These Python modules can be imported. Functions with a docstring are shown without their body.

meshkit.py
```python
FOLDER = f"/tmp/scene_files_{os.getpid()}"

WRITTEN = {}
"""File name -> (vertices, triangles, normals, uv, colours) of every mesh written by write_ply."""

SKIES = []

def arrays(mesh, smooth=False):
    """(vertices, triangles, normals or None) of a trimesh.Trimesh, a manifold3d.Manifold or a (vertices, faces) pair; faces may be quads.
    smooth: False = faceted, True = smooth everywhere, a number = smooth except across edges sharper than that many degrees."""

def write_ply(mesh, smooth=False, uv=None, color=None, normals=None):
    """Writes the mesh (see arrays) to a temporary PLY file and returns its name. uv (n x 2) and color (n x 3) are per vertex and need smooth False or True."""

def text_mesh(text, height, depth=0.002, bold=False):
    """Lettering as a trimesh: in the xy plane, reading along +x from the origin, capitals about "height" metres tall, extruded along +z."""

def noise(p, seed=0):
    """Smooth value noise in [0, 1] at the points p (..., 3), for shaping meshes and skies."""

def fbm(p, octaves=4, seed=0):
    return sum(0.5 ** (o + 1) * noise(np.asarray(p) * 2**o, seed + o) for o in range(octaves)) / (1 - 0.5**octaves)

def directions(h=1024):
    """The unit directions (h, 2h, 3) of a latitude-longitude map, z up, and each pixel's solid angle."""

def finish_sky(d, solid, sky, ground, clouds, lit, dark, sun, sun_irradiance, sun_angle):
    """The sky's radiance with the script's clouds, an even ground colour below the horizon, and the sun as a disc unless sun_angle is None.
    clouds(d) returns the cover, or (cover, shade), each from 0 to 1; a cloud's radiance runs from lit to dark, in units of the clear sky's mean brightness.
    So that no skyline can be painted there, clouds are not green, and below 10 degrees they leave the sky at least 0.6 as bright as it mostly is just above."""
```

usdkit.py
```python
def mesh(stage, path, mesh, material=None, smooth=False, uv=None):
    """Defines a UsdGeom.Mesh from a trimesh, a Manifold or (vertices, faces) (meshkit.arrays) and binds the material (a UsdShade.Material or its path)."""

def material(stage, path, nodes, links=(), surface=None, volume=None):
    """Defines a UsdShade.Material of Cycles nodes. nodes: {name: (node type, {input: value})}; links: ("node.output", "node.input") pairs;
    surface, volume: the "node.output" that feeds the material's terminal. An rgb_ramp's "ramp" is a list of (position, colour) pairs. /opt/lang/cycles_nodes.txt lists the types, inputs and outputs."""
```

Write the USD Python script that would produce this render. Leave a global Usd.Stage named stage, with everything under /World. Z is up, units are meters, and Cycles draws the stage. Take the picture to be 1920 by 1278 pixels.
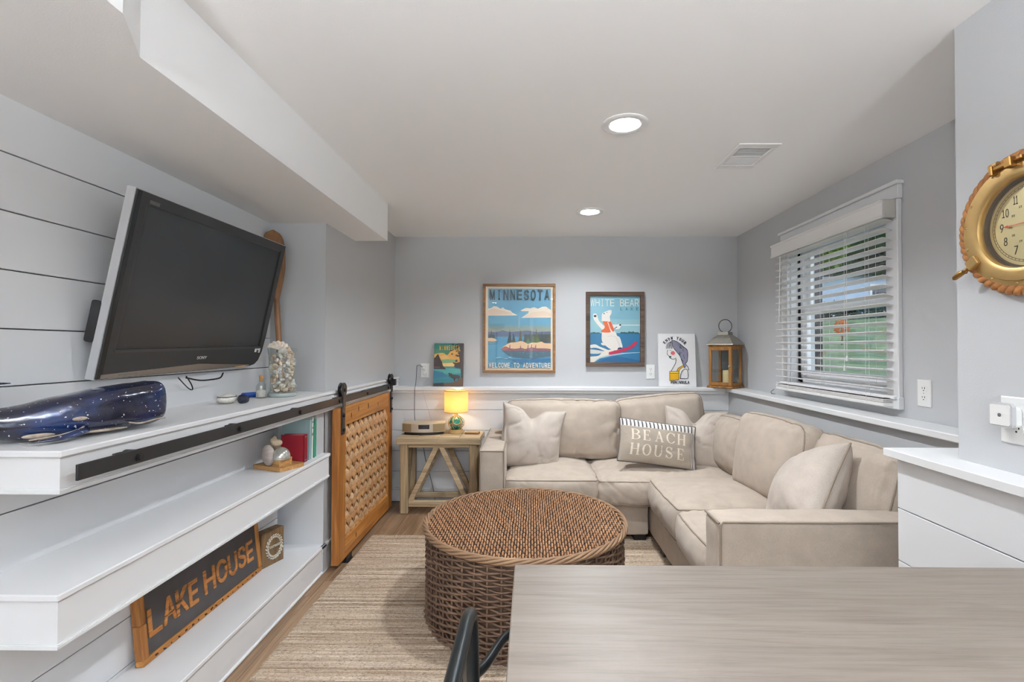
import math, random, re
import numpy as np
import trimesh, manifold3d
from shapely.geometry import Polygon, LineString, Point, box as sbox, MultiPolygon
from shapely import affinity
from shapely.ops import unary_union
import usdkit, meshkit
from pxr import Usd, UsdGeom, UsdShade, UsdLux, Gf, Sdf, Vt

stage = Usd.Stage.CreateInMemory()
UsdGeom.SetStageUpAxis(stage, "Z")
UsdGeom.SetStageMetersPerUnit(stage, 1.0)
UsdGeom.Xform.Define(stage, "/World")

# ------------------------------------------------------------------ camera
EYE = (0.0, 0.0, 1.235)
FOCAL_PX = 907.18
YAW, PITCH, ROLL = 0.010445, 0.014034, 0.00191
cam = UsdGeom.Camera.Define(stage, "/World/camera")
cam.CreateHorizontalApertureAttr(36.0)
cam.CreateVerticalApertureAttr(36.0 * 1278 / 1920)
cam.CreateFocalLengthAttr(FOCAL_PX * 36.0 / 1920)
cam.CreateHorizontalApertureOffsetAttr(-26.18 * 36.0 / 1920)
cam.CreateVerticalApertureOffsetAttr(0.0)
cam.CreateClippingRangeAttr((0.05, 1000.0))
cam.CreateExposureAttr(0.18)
_f = np.array([-math.sin(YAW) * math.cos(PITCH), math.cos(YAW) * math.cos(PITCH), math.sin(PITCH)])
_r = np.array([math.cos(YAW), math.sin(YAW), 0.0])
_d = np.cross(_f, _r)
_r2 = math.cos(ROLL) * _r - math.sin(ROLL) * _d
_d2 = math.sin(ROLL) * _r + math.cos(ROLL) * _d
cam.AddTransformOp().Set(Gf.Matrix4d(*_r2, 0, *(-_d2), 0, *(-_f), 0, *EYE, 1))

# ------------------------------------------------------------------ sky, sun and lamps
SKY = 62.0
SUN = 12.0
CAN_W = 10.0
REAR_FILL_W = 5.0  # strength of the added fill light behind the camera
dome = UsdLux.DomeLight.Define(stage, "/World/sky")
usdkit.material(stage, "/World/Looks/sky", {
    "sky": ("sky_texture", {"sky_type": "hosek_wilkie", "sun_direction": (0.35, -0.55, 0.75), "turbidity": 3.0}),
    "hs": ("hsv", {"saturation": 0.55, "value": 0.16}),
    "bg": ("background_shader", {"strength": SKY})},
    [("sky.color", "hs.color"), ("hs.color", "bg.color")], surface="bg.background")
UsdShade.MaterialBindingAPI.Apply(dome.GetPrim()).Bind(UsdShade.Material.Get(stage, "/World/Looks/sky"))
sun = UsdLux.DistantLight.Define(stage, "/World/sun")
sun.CreateAngleAttr(1.0)
sun.CreateIntensityAttr(SUN)
sun.CreateColorAttr(Gf.Vec3f(1.0, 0.95, 0.86))
sun.AddRotateXYZOp().Set(Gf.Vec3f(38, 0, 52))


def disk_light(name, x, y, z, r, power, color, cone=None):
    d = UsdLux.DiskLight.Define(stage, "/World/" + name)
    d.CreateRadiusAttr(r)
    d.CreateIntensityAttr(power)
    d.CreateColorAttr(Gf.Vec3f(*color))
    d.AddTranslateOp().Set(Gf.Vec3d(x, y, z))
    if cone:
        sh = UsdLux.ShapingAPI.Apply(d.GetPrim())
        sh.CreateShapingConeAngleAttr(cone)
        sh.CreateShapingConeSoftnessAttr(0.6)


def rect_light(name, w, h, mat, power, color):
    d = UsdLux.RectLight.Define(stage, "/World/" + name)
    d.CreateWidthAttr(w)
    d.CreateHeightAttr(h)
    d.CreateIntensityAttr(power)
    d.CreateColorAttr(Gf.Vec3f(*color))
    d.AddTransformOp().Set(mat)
    return d


CAN_XY = [(0.385, 1.983), (0.396, 3.262), (0.385, 0.45), (0.385, -1.1), (-0.75, -1.9), (0.95, -2.2)]  # first two are seen; the others are out of view, lighting the near end
for _i, (_x, _y) in enumerate(CAN_XY):
    disk_light("downlight_lamp_%03d" % _i if _i else "downlight_lamp", _x, _y, 2.149 if _i > 1 else 2.190, 0.056, CAN_W * (78, 76, 8, 12, 14, 14)[_i], (0.91, 0.96, 1.0), 48.0 if _i < 2 else None)
# added fill light in an added doorway, out of view behind the camera
rect_light("patio_daylight", 2.0, 1.95, Gf.Matrix4d(-1, 0, 0, 0, 0, 0, 1, 0, 0, 1, 0, 0, 0.0, -3.17, 1.05, 1) , REAR_FILL_W, (0.91, 0.958, 1.0)).GetPrim()# two added uplights behind the camera, fill for the ceiling
FILL_XY = [(-0.62, -0.75), (0.86, -0.95)]
FILL_W = 880.0
for _i, (_x, _y) in enumerate(FILL_XY):
    _l = UsdLux.DiskLight.Define(stage, "/World/uplight_lamp" + ("_%03d" % _i if _i else ""))
    _l.CreateRadiusAttr(0.12)
    _l.CreateIntensityAttr(FILL_W)
    _l.CreateColorAttr(Gf.Vec3f(0.90, 0.955, 1.0))
    _l.AddTransformOp().Set(Gf.Matrix4d(1, 0, 0, 0, 0, -1, 0, 0, 0, 0, -1, 0, _x, _y, 1.655, 1))


# ------------------------------------------------------------------ helpers
PI = math.pi
_used = {}


def numbered(parent, name):
    k = parent + "/" + name
    n = _used.get(k, 0)
    _used[k] = n + 1
    return name if n == 0 else "%s_%03d" % (name, n)


def data(p, **kw):
    for k, v in kw.items():
        if v:
            p.SetCustomDataByKey(k, v)


def mat4(r, u, n, o):
    return Gf.Matrix4d(*map(float, r), 0, *map(float, u), 0, *map(float, n), 0, *map(float, o), 1)


def frame(o, normal, up=(0, 0, 1), roll=0.0):
    n = np.array(normal, float); n /= np.linalg.norm(n)
    u = np.array(up, float); u = u - n * (u @ n); u /= np.linalg.norm(u)
    r = np.cross(u, n)
    c, s = math.cos(roll), math.sin(roll)
    return mat4(r * c + u * s, u * c - r * s, n, o)


def thing(name, label, cat, loc=(0, 0, 0), rotz=0.0, group=None, matrix=None, kind=None):
    x = UsdGeom.Xform.Define(stage, "/World/" + numbered("/World", name))
    if matrix is not None:
        x.AddTransformOp().Set(matrix)
    else:
        x.AddTranslateOp().Set(Gf.Vec3d(*map(float, loc)))
        if rotz:
            x.AddRotateZOp().Set(math.degrees(rotz))
    data(x.GetPrim(), label=label, category=cat, group=group, kind=kind)
    return x


def part(parent, name, mesh, mat, smooth=30, label=None, kind=None, cd=None):
    pp = str(parent.GetPath()) if parent is not None else "/World"
    path = pp + "/" + numbered(pp, name)
    if cd is not None:
        v, f, n = meshkit.arrays(mesh, False)
        m = usdkit.mesh(stage, path, (v, f), "/World/Looks/" + mat, False)
        UsdGeom.PrimvarsAPI(m).CreatePrimvar("Cd", Sdf.ValueTypeNames.Color3fArray, "vertex").Set(Vt.Vec3fArray.FromNumpy(np.asarray(cd, np.float32)))
    else:
        m = usdkit.mesh(stage, path, mesh, "/World/Looks/" + mat, smooth)
    data(m.GetPrim(), label=label, kind=kind)
    return m


def single(name, label, cat, mesh, mat, smooth=30, group=None, kind=None):
    m = part(None, name, mesh, mat, smooth)
    data(m.GetPrim(), label=label, category=cat, group=group, kind=kind)
    return m


def struct(name, mesh, mat, label=None, smooth=False, cat=None):
    m = part(None, name, mesh, mat, smooth)
    data(m.GetPrim(), label=label, category=cat, kind="structure")
    return m


def copy_of(src, matrix, label, group=None):
    """another one of a thing: an Xform of its own that references the first"""
    base = re.sub(r'_\d{3}$', '', src.GetPrim().GetName())
    r = UsdGeom.Xform.Define(stage, "/World/" + numbered("/World", base))
    p = r.GetPrim()
    p.GetReferences().AddInternalReference(src.GetPath())
    p.SetInstanceable(True)
    UsdGeom.Xformable(p).ClearXformOpOrder()
    UsdGeom.Xformable(p).AddTransformOp(opSuffix="place").Set(matrix)
    was = src.GetPrim().GetCustomData()
    data(p, label=label, category=was.get("category"), group=group or was.get("group"))
    return r


cat_ = trimesh.util.concatenate


def bx(x0, x1, y0, y1, z0, z1, b=0.0):
    """box, its edges chamfered by b"""
    lo, hi = np.minimum([x0, y0, z0], [x1, y1, z1]), np.maximum([x0, y0, z0], [x1, y1, z1])
    if b <= 0:
        m = trimesh.creation.box(hi - lo)
        m.apply_translation((lo + hi) / 2)
        return m
    b = min(b, (hi - lo).min() * 0.45)
    pts = []
    for sx in (0, 1):
        for sy in (0, 1):
            for sz in (0, 1):
                c = np.array([(lo, hi)[sx][0], (lo, hi)[sy][1], (lo, hi)[sz][2]])
                d = np.array([1 - 2 * sx, 1 - 2 * sy, 1 - 2 * sz]) * b
                for k in range(3):
                    e = d.copy(); e[k] = 0
                    pts.append(c + e)
    return trimesh.convex.convex_hull(np.array(pts))


def hull(pts):
    return trimesh.convex.convex_hull(np.array(pts, float))


def xf(m, r=None, t=None, s=None):
    m = m.copy()
    if s is not None:
        m.apply_transform(np.diag([*np.broadcast_to(s, 3), 1.0]))
    if r is not None:
        m.apply_transform(r)
    if t is not None:
        m.apply_translation(t)
    return m


def rot(deg, ax):
    return trimesh.transformations.rotation_matrix(math.radians(deg), ax)


def tube(pts, r, n=8, closed=False, caps=True):
    p = np.asarray(pts, float)
    k = len(p)
    r = np.broadcast_to(np.asarray(r, float), (k,))
    if closed:
        t = np.roll(p, -1, 0) - np.roll(p, 1, 0)
    else:
        t = np.gradient(p, axis=0)
    t /= np.maximum(np.linalg.norm(t, axis=1, keepdims=True), 1e-12)
    a = np.array([0, 0, 1.0]) if abs(t[0][2]) < 0.9 else np.array([1.0, 0, 0])
    u = np.cross(a, t[0]); u /= np.linalg.norm(u)
    us = [u]
    for i in range(1, k):
        u = us[-1] - t[i] * (us[-1] @ t[i])
        us.append(u / max(np.linalg.norm(u), 1e-12))
    us = np.array(us); ws = np.cross(t, us)
    th = np.arange(n) / n * 2 * PI
    v = p[:, None] + r[:, None, None] * (np.cos(th)[None, :, None] * us[:, None] + np.sin(th)[None, :, None] * ws[:, None])
    v = v.reshape(-1, 3)
    f = []
    rows = k if closed else k - 1
    i0 = np.arange(rows)[:, None] * n
    i1 = ((np.arange(rows) + 1) % k)[:, None] * n
    j = np.arange(n)[None]; j1 = (j + 1) % n
    f = np.concatenate([np.stack([i0 + j, i0 + j1, i1 + j1], -1).reshape(-1, 3), np.stack([i0 + j, i1 + j1, i1 + j], -1).reshape(-1, 3)])
    if caps and not closed:
        c0, c1 = len(v), len(v) + 1
        v = np.vstack([v, p[0], p[-1]])
        jj = np.arange(n)
        f = np.vstack([f, np.stack([np.full(n, c0), (jj + 1) % n, jj], 1), np.stack([np.full(n, c1), (k - 1) * n + jj, (k - 1) * n + (jj + 1) % n], 1)])
    return trimesh.Trimesh(v, f, process=False)


def lathe(prof, n=32):
    """prof: (radius, z) from bottom to top"""
    p = np.asarray(prof, float)
    th = np.arange(n) / n * 2 * PI
    v = np.stack([p[:, None, 0] * np.cos(th), p[:, None, 0] * np.sin(th), np.repeat(p[:, 1:], n, 1)], -1).reshape(-1, 3)
    k = len(p)
    i = np.arange(k - 1)[:, None] * n; j = np.arange(n)[None]; j1 = (j + 1) % n
    f = np.concatenate([np.stack([i + j, i + j1, i + n + j1], -1).reshape(-1, 3), np.stack([i + j, i + n + j1, i + n + j], -1).reshape(-1, 3)])
    return trimesh.Trimesh(v, f, process=False)


def cyl(p, q, r, n=16):
    return tube([p, q], r, n)


def ext(poly, h, z0=0.0):
    if poly.is_empty:
        return trimesh.Trimesh()
    gs = [g for g in getattr(poly, "geoms", [poly]) if isinstance(g, Polygon) and g.area > 1e-10]
    ms = [trimesh.creation.extrude_polygon(g, h, engine="earcut") for g in gs]
    m = cat_(ms)
    m.apply_translation([0, 0, z0])
    return m


def plane_map(o, r, u):
    """transform local x,y,z -> o + x r + y u + z (r x u)"""
    r = np.array(r, float); u = np.array(u, float); n = np.cross(r, u)
    T = np.eye(4); T[:3, 0] = r; T[:3, 1] = u; T[:3, 2] = n; T[:3, 3] = o
    return T


def bezier(pts, n=24):
    """smooth curve through points (Catmull-Rom)"""
    p = np.asarray(pts, float)
    p = np.vstack([2 * p[0] - p[1], p, 2 * p[-1] - p[-2]])
    out = []
    for i in range(1, len(p) - 2):
        t = np.linspace(0, 1, n, endpoint=False)[:, None]
        a, b, c, d = p[i - 1], p[i], p[i + 1], p[i + 2]
        out.append(0.5 * ((2 * b) + (-a + c) * t + (2 * a - 5 * b + 4 * c - d) * t**2 + (-a + 3 * b - 3 * c + d) * t**3))
    return np.vstack(out + [p[-2][None]])


def rrect(w, h, r, cx=0.0, cy=0.0, n=6):
    return sbox(cx - w / 2 + r, cy - h / 2 + r, cx + w / 2 - r, cy + h / 2 - r).buffer(r, quad_segs=n)


_txt = {}


def text_poly(s, h, bold=False):
    """lettering as a shapely outline, capitals h tall, baseline at y 0, starting at x 0"""
    if (s, bold) not in _txt:
        m = meshkit.text_mesh(s, 1.0, depth=0.1, bold=bold)
        tri = m.triangles[m.face_normals[:, 2] > 0.9][:, :, :2]
        _txt[s, bold] = unary_union([Polygon(t).buffer(1e-4) for t in tri])
    g = _txt[s, bold]
    b = g.bounds
    return affinity.scale(affinity.translate(g, -b[0], 0), h, h, origin=(0, 0))


def fit_text(s, w, h, bold=False):
    g = text_poly(s, 1.0, bold)
    b = g.bounds
    g = affinity.translate(g, -b[0], -b[1])
    return affinity.scale(g, w / (b[2] - b[0]), h / (b[3] - b[1]), origin=(0, 0))


def spread_text(s, w, h, bold=False, fill=0.8):
    """letters spaced evenly across the width w"""
    n = len(s); step = w / n; out = []
    for i, c in enumerate(s):
        if c == " ":
            continue
        lw = step * fill * (0.35 if c == "I" else 1.0)
        out.append(affinity.translate(fit_text(c, lw, h, bold), i * step + (step - lw) / 2, 0))
    return unary_union(out)


class Print:
    """a flat print: coloured outlines laid one over another as one thin mesh"""

    def __init__(self, step=0.00012):
        self.m, self.c, self.z, self.step = [], [], 0.0, step

    def add(self, poly, color, clip=None):
        if clip is not None:
            poly = poly.intersection(clip)
        if poly.is_empty:
            return
        self.z += self.step
        m = ext(poly, self.z)
        self.m.append(m)
        self.c.append(np.tile(np.array(S(*color)), (len(m.vertices), 1)))

    def done(self, parent, name, mat="print", T=None, label=None):
        m = cat_(self.m)
        if T is not None:
            m.apply_transform(T)
        return part(parent, name, m, mat, cd=np.vstack(self.c), label=label)


def S(r, g, b):
    """sRGB 0-255 to linear"""
    c = np.array([r, g, b]) / 255.0
    return tuple(np.where(c <= 0.04045, c / 12.92, ((c + 0.055) / 1.055) ** 2.4))


# ------------------------------------------------------------------ materials
def mat(name, color, rough=0.5, metal=0.0, bump=None, var=None, spec=0.5, **kw):
    """plain surface; bump = (scale, distance, stretch); var = (scale, amount, stretch) colour mottling"""
    n = {"p": ("principled_bsdf", {"base_color": color, "roughness": rough, "metallic": metal, "specular_ior_level": spec, **kw})}
    l = []
    if bump or var:
        n["tc"] = ("texture_coordinate", {})
    if bump:
        sc, dist, st = bump
        n["mb"] = ("mapping", {"scale": st}); n["nb"] = ("noise_texture", {"scale": sc, "detail": 3.0}); n["bp"] = ("bump", {"distance": dist, "strength": 1.0})
        l += [("tc.object", "mb.vector"), ("mb.vector", "nb.vector"), ("nb.fac", "bp.height"), ("bp.normal", "p.normal")]
    if var:
        sc, am, st = var
        n["mv"] = ("mapping", {"scale": st}); n["nv"] = ("noise_texture", {"scale": sc, "detail": 4.0, "roughness": 0.6})
        c = np.array(color)
        n["rv"] = ("rgb_ramp", {"ramp": [(0.25, tuple(c * (1 - am))), (0.75, tuple(np.minimum(c * (1 + am), 1)))]})
        l += [("tc.object", "mv.vector"), ("mv.vector", "nv.vector"), ("nv.fac", "rv.fac"), ("rv.color", "p.base_color")]
    return usdkit.material(stage, "/World/Looks/" + name, n, l, surface="p.BSDF")


def wood(name, dark, mid, light, axis=0, scale=1.0, rough=0.5, bumpd=0.0006, vary=0.25, knots=0.0, long=14.0):
    """grained wood, grain along the object axis; each piece a little different"""
    st = [scale * long] * 3
    st[axis] = scale * 0.9
    st2 = [scale * 90.0] * 3
    st2[axis] = scale * 3.0
    n = {
        "tc": ("texture_coordinate", {}), "oi": ("object_info", {}),
        "off": ("vector_math", {"math_type": "scale", "scale": 1.0, "vector1": (7.3, 3.1, 5.7)}),
        "va": ("vector_math", {"math_type": "add"}),
        "m1": ("mapping", {"scale": tuple(st)}), "m2": ("mapping", {"scale": tuple(st2)}),
        "n1": ("noise_texture", {"scale": 1.0, "detail": 5.0, "roughness": 0.62, "distortion": 1.2}),
        "n2": ("noise_texture", {"scale": 1.0, "detail": 3.0, "roughness": 0.6}),
        "r1": ("rgb_ramp", {"ramp": [(0.28, dark), (0.5, mid), (0.72, light)]}),
        "r2": ("rgb_ramp", {"ramp": [(0.3, (0.72, 0.72, 0.72)), (0.62, (1.05, 1.05, 1.05))]}),
        "mx": ("mix", {"mix_type": "multiply", "fac": 1.0}),
        "mr": ("map_range", {"from_min": 0.0, "from_max": 1.0, "to_min": 1 - vary, "to_max": 1 + vary}),
        "hs": ("hsv", {}), "bp": ("bump", {"distance": bumpd, "strength": 1.0}),
        "p": ("principled_bsdf", {"roughness": rough}),
    }
    l = [("oi.random", "off.scale"), ("tc.object", "va.vector1"), ("off.vector", "va.vector2"), ("va.vector", "m1.vector"), ("va.vector", "m2.vector"),
         ("m1.vector", "n1.vector"), ("m2.vector", "n2.vector"), ("n1.fac", "r1.fac"), ("n2.fac", "r2.fac"), ("r1.color", "mx.color1"), ("r2.color", "mx.color2"),
         ("oi.random", "mr.value"), ("mr.result", "hs.value"), ("mx.color", "hs.color"), ("hs.color", "p.base_color"), ("n2.fac", "bp.height"), ("bp.normal", "p.normal")]
    return usdkit.material(stage, "/World/Looks/" + name, n, l, surface="p.BSDF")


def fabric(name, color, scale=900.0, dist=0.0004, am=0.07):
    n = {
        "tc": ("texture_coordinate", {}),
        "nn": ("noise_texture", {"scale": scale * 0.5, "detail": 3.0}), "nv": ("noise_texture", {"scale": 14.0, "detail": 4.0}),
        "bp": ("bump", {"distance": dist, "strength": 0.8}),
        "rv": ("rgb_ramp", {"ramp": [(0.3, tuple(np.array(color) * (1 - am))), (0.7, tuple(np.minimum(1, np.array(color) * (1 + am))))]}),
        "rn": ("rgb_ramp", {"ramp": [(0.3, (0.86, 0.86, 0.86)), (0.7, (1.06, 1.06, 1.06))]}),
        "mx": ("mix", {"mix_type": "multiply", "fac": 1.0}),
        "p": ("principled_bsdf", {"roughness": 0.92, "specular_ior_level": 0.2, "sheen_weight": 0.1}),
    }
    l = [("tc.object", "nn.vector"), ("tc.object", "nv.vector"), ("nn.fac", "bp.height"), ("bp.normal", "p.normal"), ("nv.fac", "rv.fac"), ("nn.fac", "rn.fac"), ("rv.color", "mx.color1"), ("rn.color", "mx.color2"), ("mx.color", "p.base_color")]
    return usdkit.material(stage, "/World/Looks/" + name, n, l, surface="p.BSDF")


def emit(name, color, strength):
    return usdkit.material(stage, "/World/Looks/" + name, {"e": ("emission", {"color": color, "strength": strength})}, [], surface="e.emission")


def cdmat(name, rough=0.5, spec=0.5, bump=0.0):
    n = {"a": ("attribute", {"attribute": "Cd"}), "p": ("principled_bsdf", {"roughness": rough, "specular_ior_level": spec})}
    l = [("a.color", "p.base_color")]
    if bump:
        n["tc"] = ("texture_coordinate", {}); n["nn"] = ("noise_texture", {"scale": 350.0, "detail": 3.0}); n["bp"] = ("bump", {"distance": bump})
        l += [("tc.object", "nn.vector"), ("nn.fac", "bp.height"), ("bp.normal", "p.normal")]
    return usdkit.material(stage, "/World/Looks/" + name, n, l, surface="p.BSDF")


def pane(name, tint=(1, 1, 1), refl=1.0):
    return usdkit.material(stage, "/World/Looks/" + name, {
        "ge": ("geometry", {}), "mr": ("map_range", {"from_min": 0.0, "from_max": 1.0, "to_min": 1.45, "to_max": 1 / 1.45}),
        "t": ("transparent_bsdf", {"color": tint}), "g": ("glossy_bsdf", {"roughness": 0.0, "color": (refl, refl, refl)}), "f": ("fresnel", {}), "m": ("mix_closure", {})},
        [("ge.backfacing", "mr.value"), ("mr.result", "f.IOR"), ("f.fac", "m.fac"), ("t.BSDF", "m.closure1"), ("g.BSDF", "m.closure2")], surface="m.closure")


mat("wall_paint", S(194, 195, 197), 0.75, bump=(260.0, 0.0003, (1, 1, 1)), spec=0.3)
mat("ceiling_paint", S(246, 246, 246), 0.85, bump=(300.0, 0.0003, (1, 1, 1)), spec=0.2)
mat("white_paint", S(232, 232, 233), 0.4, spec=0.4)
mat("shiplap_paint", S(226, 227, 229), 0.45, spec=0.4, bump=(30.0, 0.0004, (1, 1, 1)))
mat("vinyl_white", S(238, 238, 238), 0.3)
mat("joint_dark", S(120, 120, 122), 0.8)
mat("black_metal", (0.012, 0.012, 0.013), 0.42, spec=0.5)
mat("black_plastic", (0.01, 0.01, 0.011), 0.3)
mat("black_matte", (0.008, 0.008, 0.008), 0.8)
mat("white_plastic", S(235, 235, 233), 0.35)
cdmat("print", 0.35, 0.5)
cdmat("cloth_print", 0.95, 0.1, 0.0003)
cdmat("matte_print", 0.8, 0.2)
pane("window_pane")
wood("floor_wood", S(112, 88, 66), S(146, 117, 90), S(176, 145, 114), 1, 1.3, 0.45, 0.0003, 0.14)
# ------------------------------------------------------------------ the room
CEIL, SOF = 2.156, 1.919
WX = 1.70          # right wall
BX = -1.131        # boxed-out left wall
SX, LX = -1.435, -1.340   # upper and lower shiplap faces
YB, YL = 4.0, 3.9  # back wall, wainscot face


def man(m):
    return manifold3d.Manifold(manifold3d.Mesh(vert_properties=np.asarray(m.vertices, np.float32), tri_verts=np.asarray(m.faces, np.uint32)))


floor = struct("floor", bx(-2.7, 1.9, -3.3, 4.1, -0.1, -0.009), "joint_dark")
rng = random.Random(3)
x = -1.45
row = 0
while x < 1.6:
    y = -3.2 - rng.random() * 0.9
    while y < 3.95:
        y2 = y + 1.22
        a, b = max(y, -3.2), min(y2, 3.95)
        if b > a + 0.02:
            part(floor, "plank", bx(x + 0.0008, x + 0.1792, a + 0.0008, b - 0.0008, -0.009, 0.0, 0.0012), "floor_wood", False)
        y = y2
    x += 0.18

ceil = man(bx(-2.7, 1.9, -3.3, 4.1, CEIL, CEIL + 0.1))
for cx, cy in CAN_XY:
    ceil -= manifold3d.Manifold.cylinder(0.3, 0.066, circular_segments=40).translate((cx, cy, CEIL - 0.1))
ceil -= man(bx(0.955, 1.108, 2.215, 2.425, CEIL - 0.1, CEIL + 0.05))
struct("ceiling", ceil, "ceiling_paint")
sof = Polygon([(-2.7, -3.3), (-0.839, -3.3), (-0.839, 0.975), (-0.925, 1.124), (-0.922, 3.087), (-1.54, 3.087), (-2.7, 3.087)])
struct("trim_1", ext(sof, CEIL + 0.02 - SOF, SOF), "ceiling_paint", "boxed white soffit along the left side of the ceiling", cat="soffit")

wl = struct("wall_left", cat_([bx(-1.56, SX - 0.012, -3.3, 2.647, 0.90, SOF + 0.01), bx(-1.56, LX - 0.012, -3.3, 2.56, 0, 0.93)]), "joint_dark")
zs = [0.967, 1.126, 1.2845, 1.446, 1.607, 1.766, SOF]
for a, b in zip(zs[:-1], zs[1:]):
    part(wl, "plank", bx(SX - 0.012, SX, -3.2, 2.647, a + 0.0018, b - (0.0018 if b < SOF else 0), 0.0012), "shiplap_paint", False)
zl = [0.0, 0.175, 0.334, 0.492, 0.651, 0.81, 0.95]
for a, b in zip(zl[:-1], zl[1:]):
    part(wl, "plank", bx(LX - 0.012, LX, -3.2, 2.56, a + 0.0018, b - 0.0018, 0.0012), "shiplap_paint", False)
part(wl, "boxed_out_wall", cat_([bx(-1.56, BX, 2.647, 4.1, 0, CEIL + 0.02), bx(-1.50, BX, 2.56, 2.647, 0.64, 0.90), bx(-1.5, BX, 2.64, 2.65, 0, 0.94)]), "wall_paint", False, label="plain grey painted wall standing forward of the shiplap")
part(wl, "niche_end", cat_([bx(-1.50, BX, 2.556, 2.56, 0.6, 0.9), bx(-1.5, BX, 2.636, 2.64, 0.12, 0.6)]), "shiplap_paint", False, label="white painted end of the shelf recess")

wb = struct("wall_back", cat_([bx(-1.56, 1.9, YB, 4.15, 0, CEIL + 0.02), bx(BX, 1.7, YL + 0.012, YB, 0, 0.895)]), "wall_paint")
zb = [0.0, 0.10, 0.2405, 0.405, 0.570, 0.735, 0.892]
for a, b in zip(zb[:-1], zb[1:]):
    part(wb, "plank", bx(BX, 1.585, YL, YL + 0.012, a + 0.0016, b - 0.0016, 0.0012), "shiplap_paint", False)
struct("baseboard_back", cat_([bx(BX, 1.585, YL - 0.014, YL, 0.004, 0.10, 0.003), bx(BX, 1.585, YL - 0.02, YL, 0.10, 0.112, 0.003)]), "white_paint")
# capped ledge on the thicker lower walls
struct("trim_2", cat_([bx(BX, WX, 3.86, YB, 0.8915, 0.921, 0.004), bx(BX, 1.545, 3.875, YL, 0.87, 0.8915, 0.002)]), "white_paint", "white painted ledge capping the low shiplap of the back wall", cat="ledge")
struct("trim_3", bx(1.545, WX, 1.40, 3.86, 0.8915, 0.921, 0.004), "white_paint", "white painted ledge running under the window", cat="ledge")

OY0, OY1, OZ0, OZ1 = 2.30, 3.19, 1.003, 1.905
wr = struct("wall_right", cat_([
    bx(WX, 1.86, 1.2, OY0, 0, CEIL + 0.02), bx(WX, 1.86, OY1, 4.15, 0, CEIL + 0.02),
    bx(WX, 1.86, OY0, OY1, 0, OZ0), bx(WX, 1.86, OY0, OY1, OZ1, CEIL + 0.02),
    bx(1.585, WX, 1.4, 4.0, 0, 0.895)]), "wall_paint")
part(wr, "pier", bx(1.217, 1.9, -3.3, 1.393, 0.90, CEIL + 0.02), "wall_paint", False, label="grey wall standing forward of the window wall")
hw = struct("wall_low", bx(1.156, 1.75, -3.3, 1.515, 0, 0.897), "joint_dark", "low white shiplap half wall at the right", cat="wall")
zh = [0.0, 0.10, 0.255, 0.415, 0.578, 0.740, 0.897]
for a, b in zip(zh[:-1], zh[1:]):
    part(hw, "plank", bx(1.144, 1.156, -3.2, 1.527, a + 0.0016, b - 0.0016, 0.001), "shiplap_paint", False)
part(hw, "end_board", bx(1.156, 1.6, 1.515, 1.527, 0, 0.897), "shiplap_paint", False)
part(hw, "cap", bx(1.116, 1.72, -3.25, 1.550, 0.897, 0.9215, 0.0015), "white_paint", False)

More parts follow.
